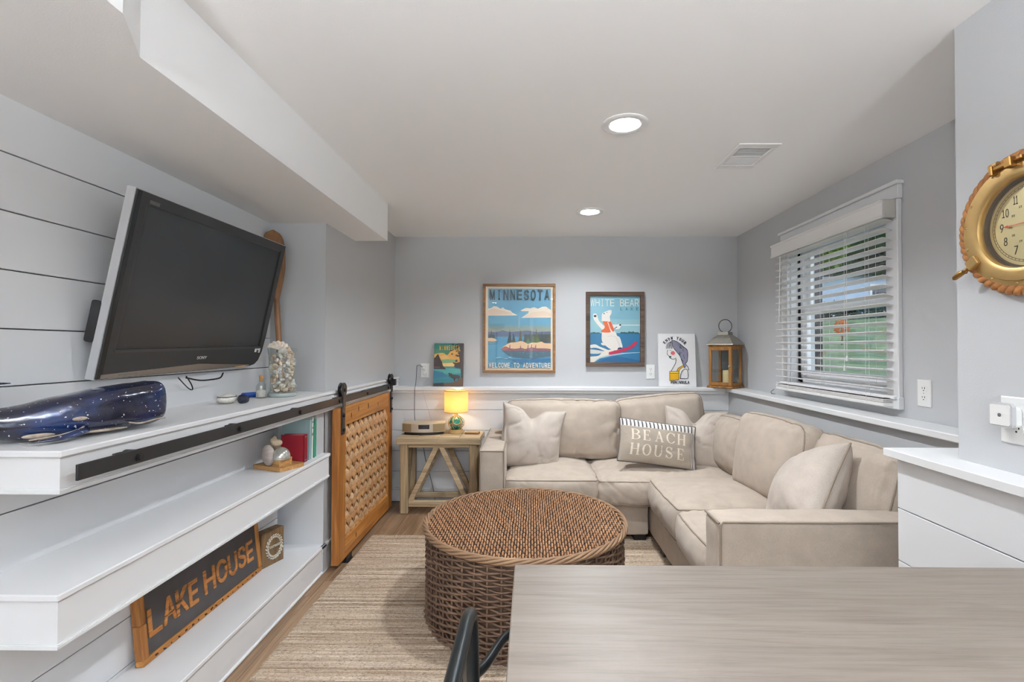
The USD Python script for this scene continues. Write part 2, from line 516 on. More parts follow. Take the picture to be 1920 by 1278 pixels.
# unseen rear wall, with a door added for the fill light
struct("wall_front", cat_([bx(-2.7, -1.05, -3.3, -3.2, 0, CEIL + 0.02), bx(1.05, 1.9, -3.3, -3.2, 0, CEIL + 0.02), bx(-1.05, 1.05, -3.3, -3.2, 2.05, CEIL + 0.02)]), "wall_paint")
dr = struct("door_1", cat_([bx(-1.05, -0.98, -3.28, -3.21, 0, 2.05, 0.004), bx(0.98, 1.05, -3.28, -3.21, 0, 2.05, 0.004), bx(-0.04, 0.04, -3.28, -3.21, 0, 2.05, 0.004),
                            bx(-1.05, 1.05, -3.28, -3.21, 1.98, 2.05, 0.004), bx(-1.05, 1.05, -3.28, -3.21, 0, 0.07, 0.004)]), "white_paint", "added white patio door frame out of view around the rear fill light", cat="door")

# ------------------------------------------------------------------ built-in shelves on the left wall
FX, TX = -1.095, -1.085


def shelf(name, label, z0, z1, back, yend, ynear=1.118, fin=None):
    t = thing(name, label, "shelf", (0, 0, 0), kind=None)
    part(t, "top_board", bx(back, TX, ynear - 0.01, yend, z1 - 0.016, z1, 0.003), "white_paint")
    L = lambda e, o: Polygon([(back, ynear - e), (FX + e, ynear - e), (FX + e, yend), (FX - o, yend), (FX - o, ynear + o), (back, ynear + o)])
    part(t, "fascia", ext(L(0.0, 0.02), z1 - 0.022 - z0, z0 + 0.006), "white_paint", False)
    part(t, "bead", cat_([ext(L(0.006, 0.016), 0.007, z0 + 0.002), ext(L(0.004, 0.016), 0.002, z0), ext(L(0.003, 0.016), 0.0025, z0 + 0.009)]), "white_paint", False)
    part(t, "underside", bx(back, FX - 0.015, ynear + 0.015, min(yend, 2.64), z0 + 0.004, z0 + 0.012), "white_paint", False)
    return t


mantel = shelf("mantel_shelf", "top white built-in shelf with the black sliding rail along its front", 0.893, 0.9945, SX, 2.647)
part(mantel, "ledge_rail", cat_([bx(BX, TX, 2.6475, 3.995, 0.9785, 0.9945, 0.003), bx(BX, FX, 2.6475, 3.995, 0.899, 0.9785, 0.001), bx(BX, FX + 0.006, 2.6475, 3.995, 0.893, 0.904, 0.003), bx(BX, TX + 0.0, 2.66, 3.995, 0.955, 0.968, 0.004)]), "white_paint")
shelf("wall_shelf", "middle white built-in shelf holding the books and shell figurine", 0.535, 0.664, LX, 2.62)
pl = thing("base_platform", "lowest white built-in shelf at the floor holding the wooden lake signs", "shelf")
part(pl, "top_board", bx(LX, TX - 0.035, 0.55, 2.66, 0.147, 0.163, 0.003), "white_paint")
part(pl, "fascia", bx(-1.17, -1.137, 0.56, 2.9, 0.004, 0.147, 0.001), "white_paint", False)
part(pl, "bead", bx(-1.17, -1.130, 0.56, 2.9, 0.0, 0.014, 0.004), "white_paint")
part(pl, "ledge_rail", bx(BX - 0.002, TX - 0.035, 2.6, 2.95, 0.147, 0.163, 0.003), "white_paint")

# bodies of the added fill uplights, out of view behind the camera
for k, (ux, uy) in enumerate(FILL_XY):
    t = thing("uplighter_lamp", "black fill uplighter added out of view behind the camera, %s one" % ("left" if k == 0 else "right"), "floor lamp", (ux, uy, 0))
    part(t, "base", lathe([(0, 0), (0.14, 0), (0.14, 0.012), (0.02, 0.022), (0, 0.022)], 32), "black_metal", 30)
    part(t, "pole", cyl((0, 0, 0.02), (0, 0, 1.56), 0.012), "black_metal", 30)
    part(t, "bowl", lathe([(0.0, 1.55), (0.06, 1.555), (0.13, 1.60), (0.16, 1.66), (0.155, 1.66), (0.125, 1.61), (0.05, 1.565), (0.0, 1.562)], 40), "black_metal", 40)
# ------------------------------------------------------------------ soft things
fabric("linen", S(184, 170, 156))
fabric("linen_welt_shaded", S(150, 136, 122))  # darker than the linen, so the welt carries its own shadow line
fabric("pillow_linen", S(190, 178, 167), 700.0, 0.0005)
fabric("stripe_dark", S(92, 88, 90), 700.0)
fabric("beach_cloth", S(170, 158, 144), 700.0, 0.0005)
fabric("letter_cloth", S(224, 212, 196), 500.0, 0.0003, 0.03)
fabric("stripe_light", S(222, 216, 210), 700.0, 0.0004, 0.03)


def crease(p, seed, w=5.0):
    n = meshkit.noise(np.asarray(p) + seed * 3.17, seed)
    return (1 - np.abs(2 * n - 1)) ** w


def cube_grid(nx, ny, nz):
    """a unit cube's surface as a grid: points in [-1,1]^3, faces"""
    V, F, base = [], [], 0
    for ax, na, nb in ((0, ny, nz), (1, nz, nx), (2, nx, ny)):
        for s in (-1, 1):
            a = np.linspace(-1, 1, na + 1); b = np.linspace(-1, 1, nb + 1)
            A, B = np.meshgrid(a, b, indexing="ij")
            p = np.zeros((*A.shape, 3))
            p[..., ax] = s; p[..., (ax + 1) % 3] = A; p[..., (ax + 2) % 3] = B
            V.append(p.reshape(-1, 3))
            i = np.arange(na)[:, None] * (nb + 1) + np.arange(nb)[None]
            q = np.stack([i, i + nb + 1, i + nb + 2, i + 1], -1).reshape(-1, 4)
            if s < 0:
                q = q[:, ::-1]
            F += [q[:, [0, 1, 2]] + base, q[:, [0, 2, 3]] + base]
            base += len(V[-1])
    m = trimesh.Trimesh(np.vstack(V), np.vstack(F), process=False)
    m.merge_vertices(digits_vertex=6)
    return np.array(m.vertices), np.array(m.faces)


def cushion_map(P, w, d, h, r, crown, bulge, seed, wr, sag=0.0):
    half = np.array([w, d, h]) / 2
    q = P * half
    core = np.clip(q, -(half - r), half - r)
    dv = q - core
    L = np.linalg.norm(dv, axis=1, keepdims=True)
    n = dv / np.maximum(L, 1e-9)
    pos = core + n * r
    a, b, c = P.T
    pos[:, 2] += crown * (1 - a**2) * (1 - b**2) * n[:, 2] * np.abs(n[:, 2])
    side = bulge * (1 - c**2)
    pos[:, 0] += side * n[:, 0] * (1 - 0.6 * b**2)
    pos[:, 1] += side * n[:, 1] * (1 - 0.6 * a**2)
    pos[:, 2] -= sag * (1 - a**2) * np.clip(-b, 0, 1) ** 2
    pos += n * 0.014 * (meshkit.fbm(pos * 7 + seed, 3, seed) - 0.5)[:, None]
    if wr:
        edge = np.maximum(np.abs(a), np.abs(b)) ** 3
        st = np.stack([pos[:, 0] * 9, pos[:, 1] * 9, pos[:, 2] * 5], 1)
        st2 = np.stack([(pos[:, 0] + pos[:, 2]) * 16, (pos[:, 1] - 0.6 * pos[:, 2]) * 16, pos[:, 2] * 6], 1)
        mask = meshkit.noise(pos * 4 + 11 + seed, seed + 5)
        k = crease(st, seed, 7) * 0.7 + crease(st2, seed + 2, 6) * 0.6
        pos -= n * (1.5 * wr * k * (0.25 + 0.75 * edge) * np.clip(mask * 1.6 - 0.3, 0, 1))[:, None]
    return pos


def box_cushion(w, d, h, r=0.035, crown=0.03, bulge=0.02, seed=1, wr=0.006, sag=0.0, n=1.0):
    nx, ny, nz = max(8, int(w / 0.0135 * n)), max(8, int(d / 0.0135 * n)), max(6, int(h / 0.0135 * n))
    V, F = cube_grid(nx, ny, nz)
    a = (w, d, h, r, crown, bulge, seed, wr, sag)
    m = trimesh.Trimesh(cushion_map(V, *a), F, process=False)
    loops = []
    t = np.linspace(-1, 1, 40)[:-1]
    for c in (1 - 0.6 * r / (h / 2), -(1 - 0.6 * r / (h / 2))):
        k = 1 - 0.0
        p = np.vstack([np.stack([t, -np.ones_like(t) * k, t * 0 + c], 1), np.stack([np.ones_like(t) * k, t, t * 0 + c], 1),
                       np.stack([-t, np.ones_like(t) * k, t * 0 + c], 1), np.stack([-np.ones_like(t) * k, -t, t * 0 + c], 1)])
        q = cushion_map(p, *a)
        loops.append(tube(q, 0.0038, 6, True))
    return m, loops


def pillow_xyz(u, v, side, w, h, t, seed, pinch=0.06, dent=0.0, wr=0.005, pw=0.42, off=0.0):
    x = w / 2 * u * (1 - pinch * (1 - v**2))
    y = h / 2 * v * (1 - pinch * (1 - u**2))
    th = t / 2 * np.clip((1 - u**2) * (1 - v**2), 0, 1) ** pw
    th = th * (1 + 0.18 * (meshkit.fbm(np.stack([u * 1.6, v * 1.6, u * 0 + side], -1) + seed, 3, seed) - 0.5))
    if dent:
        g = np.exp(-((u + 0.05) / 0.26) ** 2) * np.clip((v + 0.35) / 1.35, 0, 1) ** 1.5
        y = y - dent * g
        th = th * (1 - 0.45 * g)
    inner = np.clip((1 - u**2) * (1 - v**2) * 6, 0, 1)
    if wr:
        ang = np.arctan2(v * h, u * w)
        rad = np.hypot(u, v)
        wob = meshkit.noise(np.stack([u * 1.7, v * 1.7, u * 0 + side * 3], -1) + seed, seed + 9) * 1.6
        f1 = crease(np.stack([np.cos(ang) * 2.3 + wob, np.sin(ang) * 2.3, rad * 0.7 + side * 4], -1), seed, 5)
        f2 = crease(np.stack([u * 1.5 + wob * 1.2, v * 2.6 + wob, u * 0 + side * 5], -1), seed + 3, 9)
        mk = np.clip(meshkit.noise(np.stack([u * 1.9, v * 1.9, u * 0 + side * 7], -1) + seed, seed + 4) * 2.2 - 0.55, 0, 1)
        th = th - inner * wr * (1.5 * f1 * np.clip(rad * 1.3 - 0.35, 0, 1) + 1.3 * f2 * mk)
    z = side * (np.maximum(th, 0) + off)
    return np.stack([x, y, z], -1)


def pillow(w, h, t, seed, n=56, **kw):
    s = np.sin(np.linspace(-PI / 2, PI / 2, n + 1))
    U, V = np.meshgrid(s, s, indexing="ij")
    f = pillow_xyz(U, V, 1.0, w, h, t, seed, **kw).reshape(-1, 3)
    b = pillow_xyz(U, V, -1.0, w, h, t, seed, **kw).reshape(-1, 3)
    i = (np.arange(n)[:, None] * (n + 1) + np.arange(n)[None])
    q = np.stack([i, i + n + 1, i + n + 2, i + 1], -1).reshape(-1, 4)
    F = np.vstack([q[:, [0, 1, 2]], q[:, [0, 2, 3]]])
    m = trimesh.Trimesh(np.vstack([f, b]), np.vstack([F, F[:, ::-1] + len(f)]), process=False)
    t_ = np.linspace(-1, 1, 30)[:-1]
    e = np.ones_like(t_)
    uu = np.concatenate([t_, e, -t_, -e]); vv = np.concatenate([-e, t_, e, -t_])
    loop = pillow_xyz(uu, vv, 1.0, w, h, t, seed, **kw)
    return m, tube(loop, 0.005, 7, True)


def onto_pillow(poly, w, h, t, seed, off=0.0015, maxe=0.012, **kw):
    """an outline in pillow coordinates laid on the pillow's front"""
    m = ext(poly, 0.001)
    tri = m.triangles[m.face_normals[:, 2] > 0.9].reshape(-1, 3)
    v, f = trimesh.remesh.subdivide_to_size(tri, np.arange(len(tri)).reshape(-1, 3), maxe)
    u, vv = v[:, 0] / (w / 2), v[:, 1] / (h / 2)
    return trimesh.Trimesh(pillow_xyz(u, vv, 1.0, w, h, t, seed, off=off, **kw), f, process=False)


def TF(o, right, up):
    right = np.array(right, float); right /= np.linalg.norm(right)
    up = np.array(up, float); up -= right * (up @ right); up /= np.linalg.norm(up)
    return plane_map(o, right, up)


# ---- the corner sofa
SO = np.array([0.62, 3.0, 0.0])
sofa = thing("corner_sofa", "large beige linen corner sofa with loose back cushions below the posters", "sofa", SO)


def sp(name, m, matl="linen", **kw):
    m = m.copy(); m.apply_translation(-SO)
    return part(sofa, name, m, matl, kw.pop("smooth", 40), **kw)


def sub(parent, name, m, matl="linen_welt_shaded"):
    m = m.copy(); m.apply_translation(-SO)
    return part(parent, name, m, matl, True)


def slab(x0, x1, y0, y1, z0, z1, r=0.02, seed=1):
    w, d, h = x1 - x0, y1 - y0, z1 - z0
    m, _ = box_cushion(w, d, h, r, 0.0, 0.003, seed, 0.0015, n=0.55)
    m.apply_translation([(x0 + x1) / 2, (y0 + y1) / 2, (z0 + z1) / 2])
    return m


sp("base", slab(-0.165, 0.752, 3.10, 3.80, 0.045, 0.268, 0.015, 2))
sp("base", slab(0.768, 1.50, 1.80, 3.80, 0.045, 0.268, 0.015, 3))
for fx, fy in ((-0.12, 3.16), (0.70, 3.16), (0.82, 2.9), (0.82, 1.9), (1.45, 1.9), (-0.12, 3.75), (1.45, 3.75)):
    sp("foot", bx(fx - 0.04, fx + 0.04, fy - 0.04, fy + 0.04, 0.0, 0.055, 0.004), "black_plastic", smooth=False)
arm = sp("arm", slab(-0.322, -0.162, 3.02, 3.82, 0.05, 0.600, 0.022, 4))
for x_ in (-0.316, -0.168):
    sub(arm, "welt", tube([(x_, 3.0225, 0.06), (x_, 3.0225, 0.586), (x_, 3.03, 0.598), (x_, 3.80, 0.603)], 0.004, 6))
sub(arm, "welt", tube([(-0.316, 3.022, 0.590), (-0.168, 3.022, 0.590)], 0.004, 6))
arm = sp("arm", slab(0.686, 1.53, 1.785, 1.935, 0.05, 0.604, 0.022, 5))
sub(arm, "welt", tube([(0.694, 1.786, 0.06), (0.694, 1.786, 0.582), (0.704, 1.788, 0.597), (1.52, 1.788, 0.599)], 0.004, 6))
sub(arm, "welt", tube([(0.690, 1.79, 0.594), (0.690, 1.93, 0.594)], 0.004, 6))
sp("back_frame", slab(-0.165, 1.56, 3.74, 3.855, 0.05, 0.735, 0.025, 6))
sp("back_frame", slab(1.45, 1.56, 1.80, 3.74, 0.05, 0.735, 0.025, 7))


def seat(x0, x1, y0, y1, z0, z1, seed, **kw):
    w, d, h = x1 - x0, y1 - y0, z1 - z0
    m, loops = box_cushion(w, d, h, seed=seed, **kw)
    o = [(x0 + x1) / 2, (y0 + y1) / 2, (z0 + z1) / 2]
    m.apply_translation(o)
    p = sp("seat_cushion", m, smooth=True)
    for l in loops:
        sub(p, "welt", xf(l, t=o))


seat(-0.158, 0.418, 3.045, 3.72, 0.258, 0.422, 11, crown=0.035, bulge=0.032, wr=0.007, r=0.028)
seat(0.428, 1.43, 3.045, 3.72, 0.238, 0.416, 12, crown=0.045, bulge=0.045, wr=0.017, r=0.026)
seat(0.742, 1.42, 2.462, 3.025, 0.240, 0.436, 13, crown=0.035, bulge=0.045, wr=0.013, r=0.026)
seat(0.740, 1.42, 1.94, 2.452, 0.236, 0.428, 14, crown=0.035, bulge=0.048, wr=0.015, r=0.026)


def back_cushion(o, facing, lean, w, h, t, seed, roll=0.0, wr=0.010, crown=0.045):
    """upright loose cushion: o = middle of its lower edge, facing = horizontal direction of its front"""
    m, loops = box_cushion(w, h, t, 0.05, crown, 0.02, seed, wr)
    f = np.array([facing[0], facing[1], 0.0]); f /= np.linalg.norm(f)
    up = np.array([0, 0, 1.0]) * math.cos(lean) - f * math.sin(lean)
    right = np.cross(up, f)
    right, up = right * math.cos(roll) + up * math.sin(roll), up * math.cos(roll) - right * math.sin(roll)
    T = plane_map(np.array(o) + up * h / 2, right, up)
    p = sp("back_cushion", xf(m, r=T), smooth=True)
    for l in loops:
        sub(p, "welt", xf(l, r=T))


back_cushion((0.235, 3.57, 0.435), (0, -1), 0.10, 0.83, 0.41, 0.17, 21, wr=0.011)
back_cushion((0.985, 3.62, 0.42), (0, -1), 0.06, 0.64, 0.455, 0.15, 22, 0.10, wr=0.008)
back_cushion((1.335, 3.19, 0.42), (-1, -0.15), 0.12, 0.46, 0.35, 0.17, 23, 0.0, wr=0.014)
back_cushion((1.295, 2.655, 0.42), (-1, -0.12), 0.16, 0.56, 0.43, 0.17, 24, 0.0, wr=0.012)
back_cushion((1.36, 2.19, 0.44), (-1, -0.05), 0.30, 0.58, 0.385, 0.12, 25, 0.0, wr=0.008)


# ---- loose pillows
def throw(name, label, o, normal, w, h, t, seed, roll, up=(0, 0, 1), welt=None, group=None, **kw):
    m, pip = pillow(w, h, t, seed, **kw)
    p = thing(name, label, "pillow", matrix=frame(o, normal, up, roll), group=group)
    b = part(p, "cover", m, "pillow_linen", True)
    part(p, "seam", pip, welt or "pillow_linen", True)
    return p


throw("throw_pillow", "plain beige square throw pillow against the left sofa arm with a chopped dent on top", (0.00, 3.375, 0.605), (0.12, -0.95, 0.22), 0.45, 0.44, 0.22, 31, -0.16, dent=0.065, wr=0.010, pinch=0.11)
throw("throw_pillow", "plain beige throw pillow standing behind the lettered cushion", (1.13, 3.36, 0.61), (-0.12, -0.95, 0.22), 0.42, 0.41, 0.17, 32, -0.10, dent=0.085, wr=0.008, pinch=0.10)
throw("throw_pillow", "beige welted throw pillow propped on its corner at the near sofa arm", (1.225, 2.17, 0.605), (-0.80, 0.20, 0.52), 0.40, 0.40, 0.25, 33, 0.50, welt="linen_welt_shaded", wr=0.006, pinch=0.05)

bw, bh, bt, bs = 0.515, 0.285, 0.13, 41
bk = dict(pinch=0.04, wr=0.003)
beach = thing("lettered_cushion", "oblong taupe cushion lettered BEACH HOUSE with a striped black-piped border", "cushion", matrix=frame((0.838, 3.235, 0.600), (0.05, -0.93, 0.34), (0, 0, 1), -0.135))
m, pip = pillow(bw, bh, bt, bs, **bk)
part(beach, "cover", m, "beach_cloth", True)
part(beach, "piping", pip, "stripe_dark", True, label="black piping around the edge")
hw_, hh_ = bw / 2 * 0.985, bh / 2 * 0.985
top_b = sbox(-hw_, hh_ - 0.050, hw_, hh_)
side_b = sbox(hw_ - 0.030, -hh_, hw_, hh_ - 0.048)
part(beach, "striped_border", onto_pillow(unary_union([top_b, side_b]), bw, bh, bt, bs, 0.0008, **bk), "stripe_light", True, label="pale striped band along the top and right edge")
st = [sbox(-hw_ + 0.006 + i * 0.0262, hh_ - 0.049, -hw_ + 0.0155 + i * 0.0262, hh_ - 0.001) for i in range(20)]
st += [sbox(hw_ - 0.024, -hh_, hw_ - 0.018, hh_ - 0.05), sbox(hw_ - 0.011, -hh_, hw_ - 0.006, hh_ - 0.05), sbox(hw_ - 0.034, -hh_, hw_ - 0.031, hh_ - 0.05)]
part(beach, "stripe", onto_pillow(MultiPolygon([s_ for s_ in st if s_.bounds[2] < hw_]), bw, bh, bt, bs, 0.0014, **bk), "stripe_dark", True, kind="stuff")


def serif(c, w, h):
    """a roman capital with serifs, w wide and h tall"""
    T, t, sf = 0.17 * h, 0.055 * h, 0.05 * h

    def stem(x, y0=0.0, y1=h, th=T, foot=True):
        g = [sbox(x - th / 2, y0, x + th / 2, y1)]
        if foot:
            for y in (y0, y1 - t):
                g.append(sbox(x - th / 2 - sf, y, x + th / 2 + sf, y + t))
        return unary_union(g)

    def ring(x0, y0, x1, y1, th, tv):
        e = affinity.scale(Point((x0 + x1) / 2, (y0 + y1) / 2).buffer(1, quad_segs=16), (x1 - x0) / 2, (y1 - y0) / 2)
        i = affinity.scale(Point((x0 + x1) / 2, (y0 + y1) / 2).buffer(1, quad_segs=16), (x1 - x0) / 2 - th, (y1 - y0) / 2 - tv)
        return e.difference(i)

    x0 = T / 2 + sf
    if c == "B":
        r = ring(-w * 0.3, h * 0.47, w * 0.92, h, T, t).intersection(sbox(x0, 0, w, h))
        r2 = ring(-w * 0.3, 0, w, h * 0.53, T, t).intersection(sbox(x0, 0, w, h))
        return unary_union([stem(x0), r, r2])
    if c == "E":
        return unary_union([stem(x0), sbox(x0, 0, w, t), sbox(x0, h - t, w * 0.95, h), sbox(x0, h * 0.48, w * 0.75, h * 0.48 + t), sbox(w - t, 0, w, h * 0.25), sbox(w * 0.95 - t, h * 0.78, w * 0.95, h), sbox(w * 0.75 - t, h * 0.38, w * 0.75, h * 0.62)])
    if c == "H":
        return unary_union([stem(x0), stem(w - x0), sbox(x0, h * 0.48, w - x0, h * 0.48 + t)])
    if c == "A":
        a = LineString([(w * 0.14, 0), (w * 0.5, h)]).buffer(t / 2, cap_style=2)
        b = LineString([(w * 0.47, h * 0.97), (w * 0.84, 0)]).buffer(T / 2, cap_style=2)
        return unary_union([a, b, sbox(w * 0.25, h * 0.3, w * 0.7, h * 0.3 + t), sbox(0, 0, w * 0.3, t), sbox(w * 0.66, 0, w, t)]).intersection(sbox(0, 0, w, h))
    if c == "C":
        return unary_union([ring(0, 0, w * 1.12, h, T, t).difference(sbox(w * 0.86, h * 0.25, w * 2, h * 0.75)).intersection(sbox(0, 0, w, h)), sbox(w - t, h * 0.66, w, h * 0.98)])
    if c == "O":
        return ring(0, 0, w, h, T, t)
    if c == "U":
        return unary_union([stem(x0, h * 0.3, h).difference(sbox(-1, 0, 9, h * 0.3 + t)), sbox(x0 - T / 2, h * 0.3, x0 + T / 2, h * 0.4), stem(w - x0, h * 0.3, h, t * 1.2).difference(sbox(-1, 0, 9, h * 0.3 + t)), sbox(w - x0 - t * 0.6, h * 0.3, w - x0 + t * 0.6, h * 0.4), ring(x0 - T / 2, 0, w - x0 + t * 0.6, h * 0.64, T, t).intersection(sbox(0, 0, w, h * 0.32))])
    top = ring(0, h * 0.46, w * 0.95, h, T * 0.8, t).difference(sbox(w * 0.5, h * 0.3, w * 2, h * 0.75))
    bot = ring(0.04 * w, 0, w, h * 0.54, T * 0.8, t).difference(sbox(-w, h * 0.25, w * 0.5, h * 0.7))
    return unary_union([top, bot, LineString([(w * 0.25, h * 0.56), (w * 0.75, h * 0.42)]).buffer(T * 0.55), sbox(w * 0.85, h * 0.72, w * 0.85 + t, h * 0.98), sbox(0.04 * w, h * 0.02, 0.04 * w + t, h * 0.3)])


for word, y0, x0, pitch in (("BEACH", 0.000, -0.190, 0.078), ("HOUSE", -0.098, -0.192, 0.0785)):
    for i, c in enumerate(word):
        wd = 0.060 if c not in "ES" else 0.047
        g = affinity.translate(serif(c, wd, 0.074), x0 + i * pitch, y0)
        part(beach, "letter", onto_pillow(g, bw, bh, bt, bs, 0.0015, 0.008, **bk), "letter_cloth", True)
# ------------------------------------------------------------------ rug, rattan table, tables, chair
def island(name, ramp, rough=0.6, bump=None, spec=0.4):
    """each strand its own tone"""
    n = {"g": ("geometry", {}), "r": ("rgb_ramp", {"ramp": ramp}), "tc": ("texture_coordinate", {}), "nv": ("noise_texture", {"scale": 9.0, "detail": 4.0}),
         "ad": ("math", {"math_type": "multiply_add", "value2": 0.9, "value3": -0.45}), "a2": ("math", {"math_type": "add", "use_clamp": True}),
         "nb": ("noise_texture", {"scale": 160.0, "detail": 3.0}), "bp": ("bump", {"distance": 0.0006}), "p": ("principled_bsdf", {"roughness": rough, "specular_ior_level": spec})}
    l = [("tc.object", "nv.vector"), ("tc.object", "nb.vector"), ("nv.fac", "ad.value1"), ("ad.value", "a2.value1"), ("g.random_per_island", "a2.value2"), ("a2.value", "r.fac"), ("r.color", "p.base_color"), ("nb.fac", "bp.height"), ("bp.normal", "p.normal")]
    return usdkit.material(stage, "/World/Looks/" + name, n, l, surface="p.BSDF")


island("rattan_side", [(0.0, S(96, 72, 56)), (0.4, S(144, 114, 92)), (0.75, S(170, 140, 114)), (1.0, S(196, 170, 142))])
island("rattan_top", [(0.0, S(150, 108, 74)), (0.4, S(186, 142, 102)), (0.75, S(208, 170, 130)), (1.0, S(226, 198, 164))])
island("rattan_rim", [(0.0, S(136, 106, 80)), (0.5, S(174, 142, 110)), (1.0, S(204, 174, 140))])
mat("rattan_dark", S(70, 50, 36), 0.9)

# rug
RX0, RX1, RY0, RY1 = -1.045, 0.92, 1.25, 3.18
usdkit.material(stage, "/World/Looks/rug_wool", {
    "tc": ("texture_coordinate", {}),
    "m1": ("mapping", {"scale": (1.0, 55.0, 1.0)}), "n1": ("noise_texture", {"scale": 1.0, "detail": 4.0, "roughness": 0.7}),
    "m2": ("mapping", {"scale": (75.0, 150.0, 1.0)}), "n2": ("noise_texture", {"scale": 1.0, "detail": 3.0, "distortion": 1.2}),
    "m3": ("mapping", {"scale": (2.0, 2.2, 1.0)}), "n3": ("noise_texture", {"scale": 1.0, "detail": 2.0}),
    "m4": ("mapping", {"scale": (1.0, 1.0, 1.0), "rotation": (0, 0, 0.6)}), "w4": ("wave_texture", {"scale": 42.0, "distortion": 5.0, "detail": 2.0, "detail_scale": 2.0}),
    "r1": ("rgb_ramp", {"ramp": [(0.30, S(104, 84, 68)), (0.40, S(166, 145, 124)), (0.52, S(198, 179, 159)), (0.66, S(222, 208, 192))]}),
    "r2": ("rgb_ramp", {"ramp": [(0.32, (0.50, 0.47, 0.44)), (0.52, (1.0, 1.0, 1.0)), (0.7, (1.1, 1.1, 1.1))]}),
    "r3": ("rgb_ramp", {"ramp": [(0.35, (0.92, 0.89, 0.84)), (0.65, (1.04, 1.03, 1.0))]}),
    "a": ("mix", {"mix_type": "multiply", "fac": 0.85}), "b": ("mix", {"mix_type": "multiply", "fac": 0.5}),
    "ad": ("math", {"math_type": "multiply_add", "value2": 0.5}), "bp": ("bump", {"distance": 0.0025, "strength": 1.0}),
    "p": ("principled_bsdf", {"roughness": 0.95, "specular_ior_level": 0.1})},
    [("tc.object", "m1.vector"), ("m1.vector", "n1.vector"), ("tc.object", "m2.vector"), ("m2.vector", "n2.vector"), ("tc.object", "m3.vector"), ("m3.vector", "n3.vector"), ("tc.object", "m4.vector"), ("m4.vector", "w4.vector"),
     ("n1.fac", "r1.fac"), ("n2.fac", "r2.fac"), ("n3.fac", "r3.fac"), ("r1.color", "a.color1"), ("r2.color", "a.color2"), ("a.color", "b.color1"), ("r3.color", "b.color2"), ("b.color", "p.base_color"),
     ("w4.fac", "ad.value1"), ("n2.fac", "ad.value3"), ("ad.value", "bp.height"), ("bp.normal", "p.normal")], surface="p.BSDF")
ny = int((RY1 - RY0) / 0.0022)
nx = 150
X = np.linspace(RX0, RX1, nx); Y = np.linspace(RY0, RY1, ny)
GX, GY = np.meshgrid(X, Y, indexing="ij")
wob = 0.006 * (meshkit.noise(np.stack([GX * 3, GY * 2, GX * 0], -1), 4) - 0.5)
GXe = GX + np.where(np.abs(GX - RX0) < 0.03, 0.006 * (meshkit.noise(np.stack([GX * 0, GY * 60, GX * 0], -1), 5) - 0.5), 0)
rowh = 0.0035 * np.abs(np.sin((GY + wob) / 0.0115 * PI)) ** 0.7
amp = 0.4 + 0.9 * meshkit.noise(np.stack([GX * 5, np.floor((GY + wob) / 0.0115) * 1.7, GX * 0], -1), 8)
Z = 0.0055 + rowh * amp
Z[0], Z[-1] = 0.001, 0.001
Z[:, 0], Z[:, -1] = 0.001, 0.001
i = np.arange(nx - 1)[:, None] * ny + np.arange(ny - 1)[None]
q = np.stack([i, i + ny, i + ny + 1, i + 1], -1).reshape(-1, 4)
rug = single("woven_rug", "flatwoven beige and brown striped rug under the round rattan table", "rug", (np.stack([GXe, GY, Z], -1).reshape(-1, 3), q), "rug_wool", False)

# round rattan table
RC, RR, RH = np.array([-0.027, 2.345, 0.0095]), 0.468, 0.412
rt = thing("rattan_table", "large round woven rattan drum table standing on the striped rug", "coffee table", RC)
part(rt, "liner", lathe([(0.0, 0.004), (RR - 0.02, 0.004), (RR - 0.012, RH - 0.03), (0.0, RH - 0.03)], 64), "rattan_dark", 40)
NS = 50
side = []
th = np.linspace(0, 2 * PI, NS * 6 + 1)[:-1]
rg = np.random.default_rng(5)
rows = 28
for k in range(rows):
    z = 0.008 + (RH - 0.045) * k / (rows - 1)
    ph = (k % 2) * PI
    jit = 0.0035 * (meshkit.noise(np.stack([np.cos(th) * 4, np.sin(th) * 4, np.full_like(th, k * 0.6)], -1), 3) - 0.5)
    # each row is made of several canes laid end to end
    cuts = np.sort(rg.choice(len(th), 6, replace=False))
    for c0, c1 in zip(cuts, np.roll(cuts, -1)):
        idx = np.arange(c0, c1 + 2 + (len(th) if c1 <= c0 else 0)) % len(th)
        r = RR - 0.008 + 0.0078 * np.cos(NS / 2 * th[idx] + ph) + rg.uniform(-0.001, 0.001)
        tt = np.linspace(0, 1, len(idx))
        zz = z + jit[idx] * 3 + 0.004 * (tt - 0.5)
        side.append(tube(np.stack([r * np.cos(th[idx]), r * np.sin(th[idx]), zz], 1), 0.0049 + rg.uniform(-0.0006, 0.0006), 6))
part(rt, "side_weave", cat_(side), "rattan_side", True, kind="stuff")
part(rt, "stake", cat_([tube([(RR * np.cos(a) * 0.988, RR * np.sin(a) * 0.988, 0.0), (RR * np.cos(a) * 0.988, RR * np.sin(a) * 0.988, RH - 0.02)], 0.005, 5) for a in np.arange(NS) / NS * 2 * PI]), "rattan_side", True, kind="stuff")
top = []
pit = 0.0118
RT = RR - 0.012
nst = int(2 * RT / pit)
ribp = 0.0265
